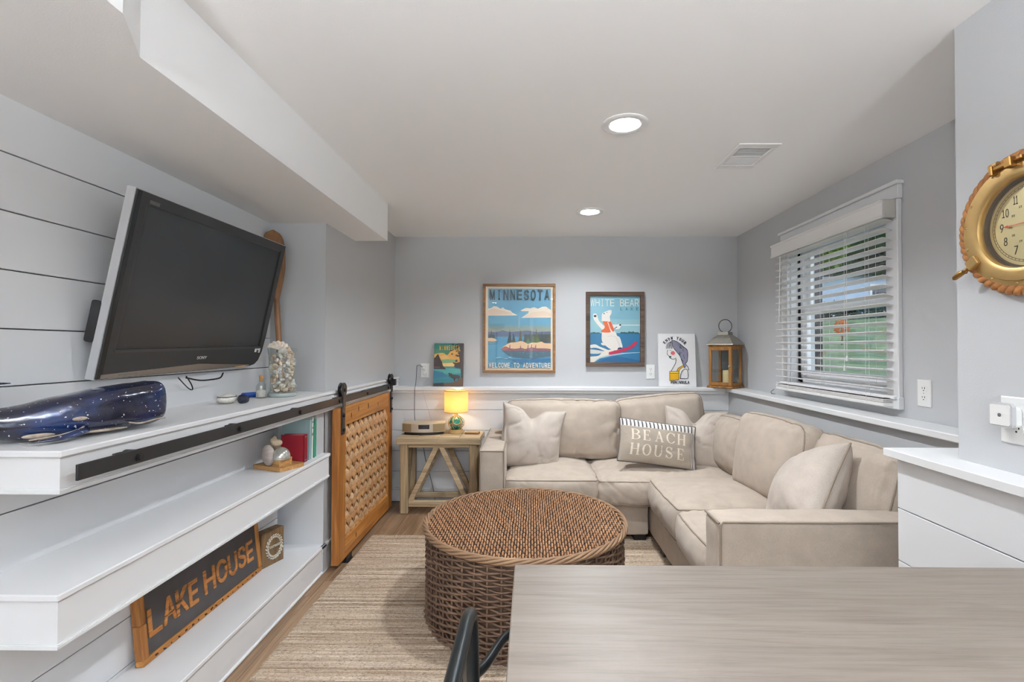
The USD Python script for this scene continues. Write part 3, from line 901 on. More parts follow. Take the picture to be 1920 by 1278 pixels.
for k in range(nst):
    x = -RT + pit * (k + 0.5)
    L = math.sqrt(max(RT * RT - x * x, 0))
    if L < 0.02:
        continue
    yy = np.arange(-L, L, ribp / 5)
    zz = RH - 0.008 + 0.0052 * np.cos(PI * yy / ribp + (k % 2) * PI)
    xx = x + 0.0022 * np.sin(yy * 31 + k) * rg.uniform(0.2, 1.0) + 0.0018 * (meshkit.noise(np.stack([yy * 12, yy * 0 + k * 0.7, yy * 0], -1), 9) - 0.5)
    nsp = rg.integers(1, 3)
    for ch in np.array_split(np.arange(len(yy)), nsp):
        if len(ch) > 2:
            ch = np.r_[ch, min(ch[-1] + 1, len(yy) - 1)]
            top.append(tube(np.stack([xx[ch], yy[ch], zz[ch] + rg.uniform(-0.0008, 0.0012)], 1), 0.0047, 5))
part(rt, "top_weave", cat_(top), "rattan_top", True, kind="stuff", label="lighter woven top")
ribs = []
for k in range(int(2 * RT / ribp) + 1):
    y = -RT + ribp * (k + 0.25)
    L = math.sqrt(max(RT * RT - y * y, 0))
    if L > 0.03:
        ribs.append(tube([(-L, y, RH - 0.009), (L, y, RH - 0.009)], 0.0045, 5))
part(rt, "top_rib", cat_(ribs), "rattan_dark", True, kind="stuff")
ta = np.linspace(0, 2 * PI, 400, endpoint=False)
for s_ in range(5):
    w = 11
    r = RR + 0.003 + 0.0095 * np.cos(w * ta + s_ * PI * 2 / 5)
    z = RH - 0.013 + 0.0110 * np.sin(w * ta + s_ * PI * 2 / 5)
    part(rt, "rim_braid", tube(np.stack([r * np.cos(ta), r * np.sin(ta), z], 1), 0.0062, 6, True), "rattan_rim", True)
r = RR - 0.001
for s_ in range(2):
    z = 0.010 + 0.007 * np.sin(30 * ta + s_ * PI)
    part(rt, "foot_braid", tube(np.stack([(r + 0.006 * np.cos(30 * ta + s_ * PI)) * np.cos(ta), (r + 0.006 * np.cos(30 * ta + s_ * PI)) * np.sin(ta), z], 1), 0.0058, 5, True), "rattan_side", True)

# end table
wood("bleached_wood", S(140, 118, 88), S(180, 158, 124), S(205, 186, 154), 2, 1.0, 0.65, 0.0010, 0.10)
wood("bleached_wood_x", S(150, 128, 98), S(190, 168, 134), S(214, 196, 166), 0, 1.0, 0.65, 0.0010, 0.08)
EO = np.array([-0.68, 3.73, 0.0])
et = thing("end_table", "rustic bleached wood side table with crossed A braces carrying the lamp", "side table", EO)


def ep(name, m, ma="bleached_wood", **kw):
    part(et, name, xf(m, t=-EO), ma, kw.pop("smooth", 30), **kw)


tx = [-0.994, -0.84, -0.685, -0.53, -0.374]
for a, b in zip(tx[:-1], tx[1:]):
    ep("top_plank", bx(a + 0.0008, b - 0.0008, 3.578, 3.878, 0.530, 0.572, 0.004), "bleached_wood_x")
ep("top_edge", bx(-0.998, -0.370, 3.570, 3.590, 0.518, 0.565, 0.005), "bleached_wood_x")
ep("top_edge", bx(-0.998, -0.370, 3.866, 3.882, 0.518, 0.565, 0.004), "bleached_wood_x")
for lx in (-0.972, -0.458):
    for ly in (3.592, 3.808):
        ep("leg", bx(lx, lx + 0.060, ly, ly + 0.060, 0.0, 0.53, 0.006))
for ly in (3.600, 3.822):
    ep("apron", bx(-0.912, -0.458, ly, ly + 0.032, 0.490, 0.522, 0.003), "bleached_wood_x")
    ep("stretcher", bx(-0.912, -0.458, ly, ly + 0.036, 0.052, 0.096, 0.004), "bleached_wood_x")
    for sgn, xe in ((-1, -0.897), (1, -0.473)):
        a = np.array([-0.685 + sgn * 0.018, ly + 0.017, 0.496]); b = np.array([xe, ly + 0.017, 0.092])
        d = b - a; Lb = np.linalg.norm(d); d /= Lb
        T = plane_map((a + b) / 2, d, (0, 1, 0))
        ep("brace", xf(bx(-Lb / 2, Lb / 2, -0.015, 0.015, -0.019, 0.019, 0.003), r=T), "bleached_wood_x")
for lx in (-0.958, -0.446):
    ep("side_rail", bx(lx, lx + 0.034, 3.65, 3.81, 0.052, 0.096, 0.004))
    ep("side_rail", bx(lx, lx + 0.034, 3.65, 3.81, 0.490, 0.528, 0.004))
    a = np.array([lx + 0.017, 3.66, 0.10]); b = np.array([lx + 0.017, 3.80, 0.48]); d = b - a; Lb = np.linalg.norm(d); d /= Lb
    ep("brace", xf(bx(-Lb / 2, Lb / 2, -0.015, 0.015, -0.017, 0.017, 0.003), r=plane_map((a + b) / 2, d, (1, 0, 0))))

# dining table close to the camera
usdkit.material(stage, "/World/Looks/grey_oak", {
    "tc": ("texture_coordinate", {}),
    "m1": ("mapping", {"scale": (0.9, 9.0, 1.0)}), "n1": ("noise_texture", {"scale": 1.3, "detail": 6.0, "roughness": 0.62, "distortion": 0.6}),
    "m2": ("mapping", {"scale": (5.0, 120.0, 1.0)}), "n2": ("noise_texture", {"scale": 1.0, "detail": 5.0, "roughness": 0.72}),
    "m3": ("mapping", {"scale": (1.0, 7.0, 1.0), "location": (0.2, 1.0, 0)}), "n3": ("noise_texture", {"scale": 1.1, "detail": 2.0, "distortion": 0.4}),
    "rg": ("math", {"math_type": "multiply", "value2": 34.0}), "sn": ("math", {"math_type": "sine"}),
    "r1": ("rgb_ramp", {"ramp": [(0.3, S(118, 107, 99)), (0.5, S(128, 117, 108)), (0.7, S(135, 124, 115))]}),
    "r2": ("rgb_ramp", {"ramp": [(0.34, (0.74, 0.73, 0.72)), (0.52, (1.0, 1.0, 1.0)), (0.66, (1.10, 1.10, 1.10))]}),
    "r3": ("rgb_ramp", {"ramp": [(0.0, (1.0, 1.0, 1.0)), (0.82, (1.0, 1.0, 1.0)), (1.0, (0.86, 0.84, 0.82))]}),
    "ms": ("map_range", {"from_min": -1.0, "from_max": 1.0}),
    "a": ("mix", {"mix_type": "multiply", "fac": 0.8}), "b": ("mix", {"mix_type": "multiply", "fac": 0.7}), "bp": ("bump", {"distance": 0.0003}),
    "p": ("principled_bsdf", {"roughness": 0.40})},
    [("tc.object", "m1.vector"), ("m1.vector", "n1.vector"), ("tc.object", "m2.vector"), ("m2.vector", "n2.vector"), ("tc.object", "m3.vector"), ("m3.vector", "n3.vector"), ("n3.fac", "rg.value1"), ("rg.value", "sn.value1"), ("sn.value", "ms.value"), ("ms.result", "r3.fac"),
     ("n1.fac", "r1.fac"), ("n2.fac", "r2.fac"), ("r1.color", "a.color1"), ("r2.color", "a.color2"), ("a.color", "b.color1"), ("r3.color", "b.color2"), ("b.color", "p.base_color"), ("n2.fac", "bp.height"), ("bp.normal", "p.normal")], surface="p.BSDF")
DT = np.array([0.53, 0.72, 0.0])
dt = thing("dining_table", "pale grey wood grained table top filling the lower right of the view", "table", DT)
part(dt, "table_top", xf(bx(-0.036, 1.118, 0.34, 1.0915, 0.722, 0.75, 0.002), t=-DT), "grey_oak", False)
for lx in (0.06, 1.04):
    for ly in (0.42, 1.01):
        part(dt, "leg", xf(cat_([bx(lx - 0.022, lx + 0.022, ly - 0.022, ly + 0.022, 0.0, 0.70, 0.003)]), t=-DT), "black_metal")
part(dt, "apron", xf(cat_([bx(0.04, 1.06, 0.40, 0.43, 0.68, 0.722), bx(0.04, 1.06, 1.0, 1.03, 0.68, 0.722), bx(0.04, 0.07, 0.43, 1.0, 0.68, 0.722), bx(1.03, 1.06, 0.43, 1.0, 0.68, 0.722)]), t=-DT), "black_metal", False)

# metal chair pushed under the left end of the table
mat("gunmetal", S(52, 56, 58), 0.34, 0.85, var=(6.0, 0.25, (1, 1, 1)))
CO = np.array([0.09, 0.66, 0.0])
ch = thing("metal_chair", "dark gunmetal bent tube armchair pushed under the end of the grey table", "chair", CO)
y0, y1 = 0.44, 0.885
bk_ = bezier([(-0.100, y0, 0.46), (-0.104, y0 + 0.0, 0.60), (-0.107, y0 + 0.006, 0.73), (-0.1075, y0 + 0.035, 0.763), (-0.108, 0.56, 0.770), (-0.108, 0.76, 0.770), (-0.1085, y1 - 0.035, 0.764), (-0.107, y1 - 0.004, 0.735), (-0.104, y1, 0.60), (-0.100, y1, 0.46)], 8)
part(ch, "back_frame", xf(tube(bk_, 0.0128, 12), t=-CO), "gunmetal", True)
for yy in (0.56, 0.6625, 0.765):
    part(ch, "back_slat", xf(bx(-0.107, -0.103, yy - 0.022, yy + 0.022, 0.45, 0.762, 0.001), t=-CO), "gunmetal", False)
for sgn, yb in ((1, y1), (-1, y0)):
    arm_ = bezier([(-0.104, yb, 0.640), (-0.085, yb + sgn * 0.045, 0.632), (-0.045, yb + sgn * 0.150, 0.628), (0.03, yb + sgn * 0.178, 0.632), (0.14, yb + sgn * 0.13, 0.625), (0.235, yb + sgn * 0.03, 0.55), (0.26, yb - sgn * 0.01, 0.45)], 8)
    part(ch, "arm", xf(tube(arm_, 0.0095, 10), t=-CO), "gunmetal", True)
    for x_, xb in ((-0.10, -0.16), (0.26, 0.30)):
        part(ch, "leg", xf(tube([(x_, yb - sgn * 0.01, 0.455), (xb, yb + sgn * 0.02, 0.0)], [0.013, 0.010], 8), t=-CO), "gunmetal", True)
part(ch, "seat", xf(ext(rrect(0.38, 0.40, 0.06, 0.09, 0.6625), 0.012, 0.448), t=-CO), "gunmetal", 30)
# ------------------------------------------------------------------ window, blinds and the garden outside
win = struct("window_1", cat_([
    bx(1.757, 1.81, OY0, OY0 + 0.045, OZ0, OZ1, 0.003), bx(1.757, 1.81, OY1 - 0.045, OY1, OZ0, OZ1, 0.003),
    bx(1.757, 1.81, OY0, OY1, OZ1 - 0.045, OZ1, 0.003), bx(1.757, 1.81, OY0, OY1, OZ0, OZ0 + 0.045, 0.003)]), "vinyl_white", "white vinyl double hung window behind the open blinds", cat="window")
part(win, "jamb_liner", cat_([bx(1.702, 1.759, OY0 - 0.0, OY0 + 0.012, OZ0, OZ1), bx(1.702, 1.759, OY1 - 0.012, OY1, OZ0, OZ1), bx(1.702, 1.759, OY0, OY1, OZ1 - 0.012, OZ1), bx(1.702, 1.759, OY0, OY1, OZ0, OZ0 + 0.012)]), "white_paint", False)
part(win, "track", bx(1.744, 1.7575, OY1 - 0.020, OY1 - 0.0125, OZ0 + 0.02, OZ1 - 0.02), "black_plastic", False, label="dark weatherstrip track in the far jamb")
ZM = 1.475
a0, a1 = OY0 + 0.045, OY1 - 0.045


def sash(x0, x1, z0, z1, sill):
    s = part(win, "sash", cat_([bx(x0, x1, a0, a0 + 0.038, z0, z1, 0.003), bx(x0, x1, a1 - 0.038, a1, z0, z1, 0.003), bx(x0, x1, a0 + 0.0381, a1 - 0.0381, z1 - 0.036, z1, 0.003), bx(x0, x1, a0 + 0.0381, a1 - 0.0381, z0, z0 + sill, 0.003)]), "vinyl_white", False)
    part(s, "pane", bx((x0 + x1) / 2 - 0.002, (x0 + x1) / 2 + 0.002, a0 + 0.036, a1 - 0.036, z0 + sill - 0.002, z1 - 0.034), "window_pane", False)


sash(1.785, 1.805, ZM - 0.02, OZ1 - 0.045, 0.034)
sash(1.760, 1.782, OZ0 + 0.045, ZM + 0.02, 0.050)
part(win, "sash_lock", bx(1.75, 1.76, 2.72, 2.77, ZM + 0.018, ZM + 0.028, 0.002), "vinyl_white")
tr = struct("trim_4", cat_([bx(1.678, 1.70, 2.228, OY0 + 0.004, 0.955, 1.925, 0.003), bx(1.678, 1.70, OY1 - 0.004, OY1 + 0.068, 0.955, 1.925, 0.003)]), "white_paint", "white casing around the window", cat="window casing")
part(tr, "head_board", bx(1.676, 1.70, 2.222, 3.264, 1.9255, 1.99, 0.002), "white_paint", False)
part(tr, "crown_cap", bx(1.664, 1.70, 2.212, 3.276, 1.99, 2.008, 0.003), "white_paint", False)
part(tr, "apron", bx(1.672, 1.70, 2.222, 3.264, 0.957, 1.012, 0.003), "white_paint", False)
part(tr, "stool", bx(1.660, 1.702, 2.232, 3.25, 1.002, 1.018, 0.003), "white_paint", False)

mat("blind_white", S(236, 234, 232), 0.4, spec=0.4)
mat("valance_end", S(206, 202, 194), 0.5)
BY0, BY1, BXC = 2.235, 3.235, 1.652
bl = thing("window_blinds", "white faux wood blinds hanging open in front of the window", "blinds", (BXC, 2.735, 1.4))


def bp_(name, m, ma="blind_white", **kw):
    return part(bl, name, xf(m, t=(-BXC, -2.735, -1.4)), ma, kw.pop("smooth", False), **kw)


va = bp_("valance", cat_([bx(1.612, 1.622, 2.236, 3.262, 1.838, 1.922, 0.003), bx(1.607, 1.6125, 2.236, 3.262, 1.908, 1.922, 0.002), bx(1.607, 1.6125, 2.236, 3.262, 1.838, 1.848, 0.002), bx(1.622, 1.676, 3.252, 3.262, 1.838, 1.922, 0.002)]))
part(va, "valance_return", xf(bx(1.6215, 1.676, 2.234, 2.246, 1.838, 1.922, 0.002), t=(-BXC, -2.735, -1.4)), "valance_end", False, label="beige cut end of the valance")
bp_("headrail", bx(1.628, 1.674, BY0 + 0.02, BY1, 1.86, 1.912, 0.002))
zt, zb_ = 1.832, 1.005
n_sl = 20
for k in range(n_sl):
    z = zt + (zb_ - zt) * k / (n_sl - 1)
    tilt = math.radians(-11.0)
    prof = []
    w = 0.025
    for s_ in np.linspace(-1, 1, 7):
        prof.append((s_ * w, 0.0022 * (1 - s_ * s_)))
    pts = [(x_, z_ + 0.0018) for x_, z_ in prof] + [(x_, z_ - 0.0018) for x_, z_ in prof[::-1]]
    pts = [(x_ * math.cos(tilt) - z_ * math.sin(tilt), x_ * math.sin(tilt) + z_ * math.cos(tilt)) for x_, z_ in pts]
    m = trimesh.creation.extrude_polygon(Polygon(pts), BY1 - BY0 - 0.02, engine="earcut")
    m.apply_transform(np.array([[1, 0, 0, BXC], [0, 0, -1, BY1], [0, 1, 0, z], [0, 0, 0, 1.0]]))
    bp_("slat", m)
for k in range(4):
    bp_("slat", bx(1.627, 1.677, BY0 + 0.02, BY1, 0.9855 + k * 0.0042, 0.9885 + k * 0.0042))
bp_("bottom_rail", bx(1.628, 1.676, BY0 + 0.018, BY1 + 0.002, 0.966, 0.984, 0.003))
for yy in (2.37, 2.735, 3.08):
    for xx in (BXC - 0.026, BXC + 0.026):
        bp_("ladder_cord", tube([(xx, yy, 1.86), (xx, yy, 0.97)], 0.0009, 4))
    bp_("lift_cord", tube([(BXC, yy + 0.012, 1.86), (BXC, yy + 0.012, 0.97)], 0.0009, 4))
for k, yy in enumerate((2.50, 2.52)):
    bp_("pull_cord", tube([(1.622, yy, 1.85), (1.621, yy, 1.20 - 0.05 * k)], 0.0011, 4))
    bp_("tassel", lathe([(0.001, 0.03), (0.004, 0.025), (0.006, 0.0), (0.0, 0.0)], 10).apply_translation((1.621, yy, 1.17 - 0.05 * k)), smooth=True)
bp_("tilt_wand", tube([(1.620, 3.16, 1.86), (1.618, 3.17, 1.40)], 0.003, 6), smooth=True)
mat("steel_grey", S(150, 152, 156), 0.35, 0.8)
single("hold_down_clip", "small bent metal hold down clip on the ledge left of the blinds", "clip", cat_([tube(bezier([(1.664, 3.345, 0.9225), (1.655, 3.35, 0.926), (1.650, 3.345, 0.938), (1.66, 3.325, 0.955)], 6), 0.0028, 6), bx(1.655, 1.675, 3.335, 3.355, 0.921, 0.9235)]), "steel_grey")

# garden: grass bank, shrubs, neighbour's house
usdkit.material(stage, "/World/Looks/grass", {"tc": ("texture_coordinate", {}), "n": ("noise_texture", {"scale": 3.0, "detail": 8.0, "roughness": 0.7}), "r": ("rgb_ramp", {"ramp": [(0.3, S(78, 100, 62)), (0.55, S(118, 140, 92)), (0.75, S(156, 172, 122))]}), "p": ("principled_bsdf", {"roughness": 0.9})},
                [("tc.object", "n.vector"), ("n.fac", "r.fac"), ("r.color", "p.base_color")], surface="p.BSDF")


def leafmat(name, ramp):
    usdkit.material(stage, "/World/Looks/" + name, {"g": ("geometry", {}), "r": ("rgb_ramp", {"ramp": ramp}), "p": ("principled_bsdf", {"roughness": 0.6}), "t": ("translucent_bsdf", {}), "m": ("mix_closure", {"fac": 0.4})},
                    [("g.random_per_island", "r.fac"), ("r.color", "p.base_color"), ("r.color", "t.color"), ("p.BSDF", "m.closure1"), ("t.BSDF", "m.closure2")], surface="m.closure")


leafmat("leaf_green", [(0.0, S(44, 80, 34)), (0.5, S(92, 134, 58)), (1.0, S(150, 184, 88))])
leafmat("leaf_yellow", [(0.0, S(110, 140, 50)), (0.5, S(160, 185, 70)), (1.0, S(205, 214, 110))])
leafmat("leaf_dark", [(0.0, S(34, 60, 38)), (0.5, S(66, 98, 62)), (1.0, S(112, 138, 96))])
leafmat("petal_orange", [(0.0, S(214, 120, 30)), (0.5, S(236, 166, 60)), (1.0, S(244, 196, 90))])
mat("bark", S(86, 70, 56), 0.9)


def ground_z(x, y):
    d = np.hypot(np.asarray(x) - 1.9, np.maximum(np.asarray(y) - 1.0, 0))
    return 0.86 + 1.35 * np.clip((d - 1.0) / 16.0, 0, 1.2) ** 1.15


gx, gy = np.meshgrid(np.linspace(1.92, 34, 50), np.linspace(-8, 48, 70), indexing="ij")
gz = ground_z(gx, gy) + 0.06 * (meshkit.fbm(np.stack([gx, gy, gx * 0], -1), 3) - 0.5)
i = np.arange(49)[:, None] * 70 + np.arange(69)[None]
q = np.stack([i, i + 70, i + 71, i + 1], -1).reshape(-1, 4)
struct("lawn", (np.stack([gx, gy, gz], -1).reshape(-1, 3), q), "grass", "green lawn rising away outside the window", cat="lawn")


def leaves(c, r, n, size, seed, squash=1.0):
    g = np.random.default_rng(seed)
    d = g.normal(size=(n, 3)); d /= np.linalg.norm(d, axis=1, keepdims=True)
    rad = g.uniform(0.45, 1.0, n) ** 0.5 * (0.7 + 0.5 * meshkit.noise(d * 2.2 + seed, seed))
    p = np.array(c) + d * rad[:, None] * np.array([r, r, r * squash])
    a = g.normal(size=(n, 3)); a /= np.linalg.norm(a, axis=1, keepdims=True)
    b = np.cross(a, g.normal(size=(n, 3))); b /= np.linalg.norm(b, axis=1, keepdims=True)
    s = size * g.uniform(0.6, 1.3, (n, 1))
    up = np.cross(a, b) * s * 0.18
    V = np.stack([p - a * s, p + b * s * 0.45 + up, p + a * s, p - b * s * 0.45 + up], 1).reshape(-1, 3)
    k = np.arange(n)[:, None] * 4
    F = np.concatenate([k + np.array([[0, 1, 2]]), k + np.array([[0, 2, 3]])])
    return trimesh.Trimesh(V, F, process=False)


def plant(name, label, cat, x, y, h, r, lm, n, size, seed, squash=1.0, trunk=0.05, group=None):
    z = float(ground_z(x, y)) - 0.04
    t = thing(name, label, cat, (x, y, z), group=group)
    part(t, "foliage", leaves((0, 0, h - r * squash), r, n, size, seed, squash), lm, False, kind="stuff")
    part(t, "trunk", tube([(0, 0, 0), (0.03, 0.02, h * 0.4), (0.0, 0.0, h - r * squash * 0.6)], [trunk, trunk * 0.8, trunk * 0.4], 8), "bark", True)
    return t


plant("tree", "tall sunlit green tree rising behind the pale house, rightmost of the trees", "tree", 19.2, 26.5, 9.6, 3.6, "leaf_green", 5200, 0.26, 1, 1.0, 0.25)
plant("tree", "dark green tree behind the middle of the pale house", "tree", 16.2, 24.8, 8.0, 2.8, "leaf_dark", 4600, 0.24, 2, 1.1, 0.25)
plant("tree", "light green tree at the upper left of the window view", "tree", 12.2, 20.0, 7.6, 2.5, "leaf_green", 4200, 0.20, 3, 1.2, 0.2)
plant("tree", "bushy dark tree filling the gap far behind the other trees", "tree", 21.5, 34.0, 11.0, 5.0, "leaf_dark", 5600, 0.34, 7, 1.0, 0.3)
plant("tree", "tall pale green tree far behind the light green one", "tree", 17.0, 33.0, 12.0, 4.6, "leaf_green", 5200, 0.32, 8, 1.1, 0.3)
plant("shrub", "bright yellow green shrub at the left of the window view", "shrub", 7.45, 12.6, 3.3, 0.75, "leaf_yellow", 2000, 0.11, 4, 1.25, 0.04)
he = thing("garden_hedge", "low clipped grey green hedge in front of the pale house", "hedge", (11.8, 15.6, float(ground_z(11.8, 15.6)) - 0.05))
part(he, "foliage", cat_([leaves((k * 0.55 - 2.2, 0, 0.22), 0.42, 420, 0.07, 60 + k, 0.7) for k in range(9)]), "leaf_dark", False, kind="stuff")
part(he, "stem", cat_([tube([(k * 0.55 - 2.2, 0, 0), (k * 0.55 - 2.2, 0, 0.3)], 0.02, 5) for k in range(9)]), "bark", True, kind="stuff")
fl = plant("flowering_plant", "small plant with orange flowers on the lawn outside", "plant", 4.62, 7.25, 0.42, 0.10, "petal_orange", 150, 0.03, 6, 1.2, 0.012)
mat("pale_siding", S(186, 204, 226), 0.6, bump=(1.0, 0.01, (0.2, 0.2, 8.0)))
mat("roof_grey", S(150, 154, 160), 0.9)
mat("glass_dark", S(40, 48, 58), 0.1)
hx, hy = 13.2, 16.6
hz = float(ground_z(hx, hy)) - 0.1
ho = thing("neighbour_house", "pale blue sided house beyond the lawn", "house", (hx, hy, hz))
part(ho, "wall", bx(-2.6, 5.0, -0.2, 5.0, 0.0, 1.30), "pale_siding", False)
part(ho, "roof", hull([(-2.9, -0.6, 1.30), (5.3, -0.6, 1.30), (-2.9, 5.3, 1.30), (5.3, 5.3, 1.30), (-2.9, 2.4, 1.62), (5.3, 2.4, 1.62)]), "roof_grey", False)
for wx in (-1.8, 0.2, 2.2):
    f = part(ho, "window_frame", cat_([bx(wx, wx + 0.9, -0.24, -0.2, 0.35, 0.42), bx(wx, wx + 0.9, -0.24, -0.2, 1.0, 1.07), bx(wx, wx + 0.07, -0.24, -0.2, 0.42, 1.0), bx(wx + 0.83, wx + 0.9, -0.24, -0.2, 0.42, 1.0)]), "white_paint", False)
    part(f, "pane", bx(wx + 0.06, wx + 0.84, -0.22, -0.205, 0.4, 1.02), "glass_dark", False)
mat("fence_brown", S(52, 46, 44), 0.55, var=(20.0, 0.25, (1, 1, 0.1)))
fe = thing("garden_screen", "dark brown boarded privacy screen standing outside the far side of the window", "fence", (2.12, 4.0, 0.80))
for k in range(2):
    part(fe, "board", bx(-0.02 + k * 0.1, -0.02 + k * 0.1 + 0.094, -0.012, 0.012, 0.0, 1.55, 0.003), "fence_brown", False)
part(fe, "post", bx(0.185, 0.26, -0.03, 0.045, 0.0, 1.58, 0.004), "fence_brown", False)
part(fe, "post", bx(-0.066, -0.021, -0.03, 0.045, 0.0, 1.58, 0.004), "fence_brown", False)
part(fe, "top_cap", bx(-0.066, 0.26, -0.04, 0.05, 1.55, 1.59, 0.004), "fence_brown", False)
# ------------------------------------------------------------------ left wall: television, door, shelf things
mat("silver_plastic", S(200, 200, 202), 0.35, 0.35)
mat("bezel_black", (0.014, 0.014, 0.015), 0.22)
mat("bezel_satin", (0.022, 0.021, 0.021), 0.36)
mat("screen_glass", (0.018, 0.018, 0.019), 0.28, spec=0.6)
mat("bezel_edge", (0.003, 0.003, 0.003), 0.25)
mat("tag_grey", S(92, 92, 92), 0.4)
mat("tan_plastic", S(196, 158, 112), 0.4)
TVC = np.array([-1.323, 1.992, 1.442])
yaw_, tl_, ro_ = -0.016, 0.217, 0.016
n0 = np.array([math.cos(yaw_), -math.sin(yaw_), 0]); r0 = np.array([math.sin(yaw_), math.cos(yaw_), 0]); upv = np.array([0, 0, 1.0])
nn = n0 * math.cos(tl_) - upv * math.sin(tl_); uu = upv * math.cos(tl_) + n0 * math.sin(tl_)
rr = r0 * math.cos(ro_) + uu * math.sin(ro_); uu = uu * math.cos(ro_) - r0 * math.sin(ro_)
tv = thing("television", "flat black television with silver edges tilted down from the shiplap wall", "television", matrix=mat4(rr, uu, nn, TVC))
W, H = 0.948, 0.623
outl = Polygon([(-W / 2, -H / 2), (0.385, -H / 2), (0.42, -H / 2 + 0.006), (0.448, -H / 2 + 0.026), (0.466, -H / 2 + 0.07), (W / 2, -0.16), (W / 2, H / 2 - 0.004), (W / 2 - 0.004, H / 2), (-W / 2, H / 2)])
part(tv, "case", ext(outl.buffer(0.0025, join_style=2), 0.028, -0.030), "silver_plastic", False, label="silver edge of the case")
part(tv, "back_housing", hull([(-0.42, -0.20, -0.03), (0.42, -0.20, -0.03), (-0.42, 0.27, -0.03), (0.42, 0.27, -0.03), (-0.36, 0.0, -0.085), (0.36, 0.0, -0.085), (-0.36, 0.24, -0.085), (0.36, 0.24, -0.085)]), "black_plastic", False)
scr = sbox(-0.4235, -0.212, 0.4295, 0.2735)
part(tv, "bezel", ext(outl.buffer(-0.001).difference(scr), 0.006, -0.002), "bezel_satin", False)
part(tv, "screen", ext(scr.buffer(-0.0002), 0.003, -0.0025), "screen_glass", False)
part(tv, "edge_strip", ext(sbox(0.4295, -0.212, 0.4375, 0.2775), 0.0008, 0.004), "bezel_edge", False, label="gloss black strip right of the screen")
part(tv, "edge_strip", ext(sbox(-W / 2 + 0.002, -H / 2 + 0.004, -0.4555, H / 2 - 0.004), 0.0008, 0.004), "bezel_edge", False, label="gloss black strip along the left edge")
part(tv, "screen_ledge", ext(sbox(-0.430, -0.2235, 0.4365, -0.2150), 0.0022, 0.0036), mat("ledge_grey", S(58, 57, 57), 0.45).GetPrim().GetName(), False, label="dark grey ridge below the screen")
part(tv, "chin", ext(Polygon([(-W / 2 + 0.012, -H / 2 + 0.003), (0.37, -H / 2 + 0.003), (0.37, -H / 2 + 0.008), (0.0, -H / 2 + 0.03), (-W / 2 + 0.012, -H / 2 + 0.016)]), 0.002, 0.004), mat("chin_bronze", S(138, 126, 114), 0.3, 0.5).GetPrim().GetName(), False, label="bronze lower lip of the frame")
part(tv, "logo", xf(ext(fit_text("SONY", 0.062, 0.0125, True), 0.0006), t=(-0.019, -0.262, 0.004)), "silver_plastic", False)
part(tv, "badge", ext(sbox(-0.418, 0.2785, -0.376, 0.290), 0.0008, 0.004), "tag_grey", False)
part(tv, "sticker", ext(unary_union([sbox(0.398, -0.242, 0.414, -0.222), sbox(0.418, -0.232, 0.446, -0.222), sbox(0.432, -0.246, 0.446, -0.232)]), 0.0006, 0.004), "white_plastic", False)
part(tv, "lip_tab", hull([(0.255, -0.3075, 0.002), (0.255, -0.3075, 0.007), (0.37, -0.303, 0.002), (0.37, -0.303, 0.007), (0.29, -0.318, 0.002), (0.29, -0.318, 0.007)]), "tan_plastic", False)
part(tv, "print_line", ext(unary_union([sbox(-0.395 + k * 0.021, -0.3025, -0.395 + k * 0.021 + 0.016, -0.2985) for k in range(4)]), 0.0005, 0.0062), "tag_grey", False)
# wall plate and arm
part(tv, "wall_arm", cat_([bx(-0.12, 0.12, 0.0, 0.2, -0.097, -0.085, 0.002), bx(-0.03, 0.03, 0.05, 0.15, -0.118, -0.097, 0.002)]), "black_metal")
pp_ = part(tv, "port_panel", ext(rrect(0.03, 0.135, 0.008), 0.012, 0).apply_transform(plane_map((-0.466, -0.13, -0.044), (0, 0, 1), (0, 1, 0))), "black_plastic", False, label="black connector panel behind the left edge")
for k in range(3):
    part(pp_, "port", cyl((-0.468, -0.16 + k * 0.03, -0.034), (-0.456, -0.16 + k * 0.03, -0.034), 0.006, 10), "silver_plastic", True)
cb = single("television_cable", "thin black cable looping below the bottom edge of the television", "cable", cat_([
    tube(bezier([(-1.395, 1.90, 1.115), (-1.36, 1.905, 1.075), (-1.355, 1.925, 1.065), (-1.37, 1.94, 1.085), (-1.395, 1.945, 1.118)], 8), 0.0022, 6),
    tube(bezier([(-1.385, 1.93, 1.112), (-1.372, 1.99, 1.098), (-1.372, 2.06, 1.096), (-1.376, 2.13, 1.100), (-1.395, 2.18, 1.118)], 8), 0.0034, 6)]), "black_plastic", True)

# sliding rail and barn door
rl = thing("sliding_rail", "long black flat steel rail bolted along the front of the top shelf", "rail", (-1.058, 2.4, 0.94))
part(rl, "bar", xf(bx(-1.064, -1.058, 1.123, 3.70, 0.922, 0.960, 0.001), t=(1.058, -2.4, -0.94)), "black_metal", False)
for yb in (1.30, 1.752, 2.212, 2.67, 3.125, 3.58):
    b = part(rl, "bolt", xf(cat_([cyl((-1.059, yb, 0.938), (-1.050, yb, 0.938), 0.0085, 6), cyl((-1.059, yb, 0.938), (-1.0555, yb, 0.938), 0.0115, 16)]), t=(1.058, -2.4, -0.94)), "black_plastic", False)
    part(rl, "spacer", xf(cat_([cyl((-1.095, yb, 0.941), (-1.063, yb, 0.941), 0.0175, 18)]), t=(1.058, -2.4, -0.94)), "black_metal", 40)
    part(rl, "stop", xf(bx(-1.066, -1.060, yb - 0.075, yb - 0.05, 0.958, 0.963), t=(1.058, -2.4, -0.94)), "black_metal", False) if yb < 2.3 else None
part(rl, "end_stop", xf(bx(-1.07, -1.03, 3.665, 3.70, 0.948, 0.995, 0.003), t=(1.058, -2.4, -0.94)), "black_metal", False)

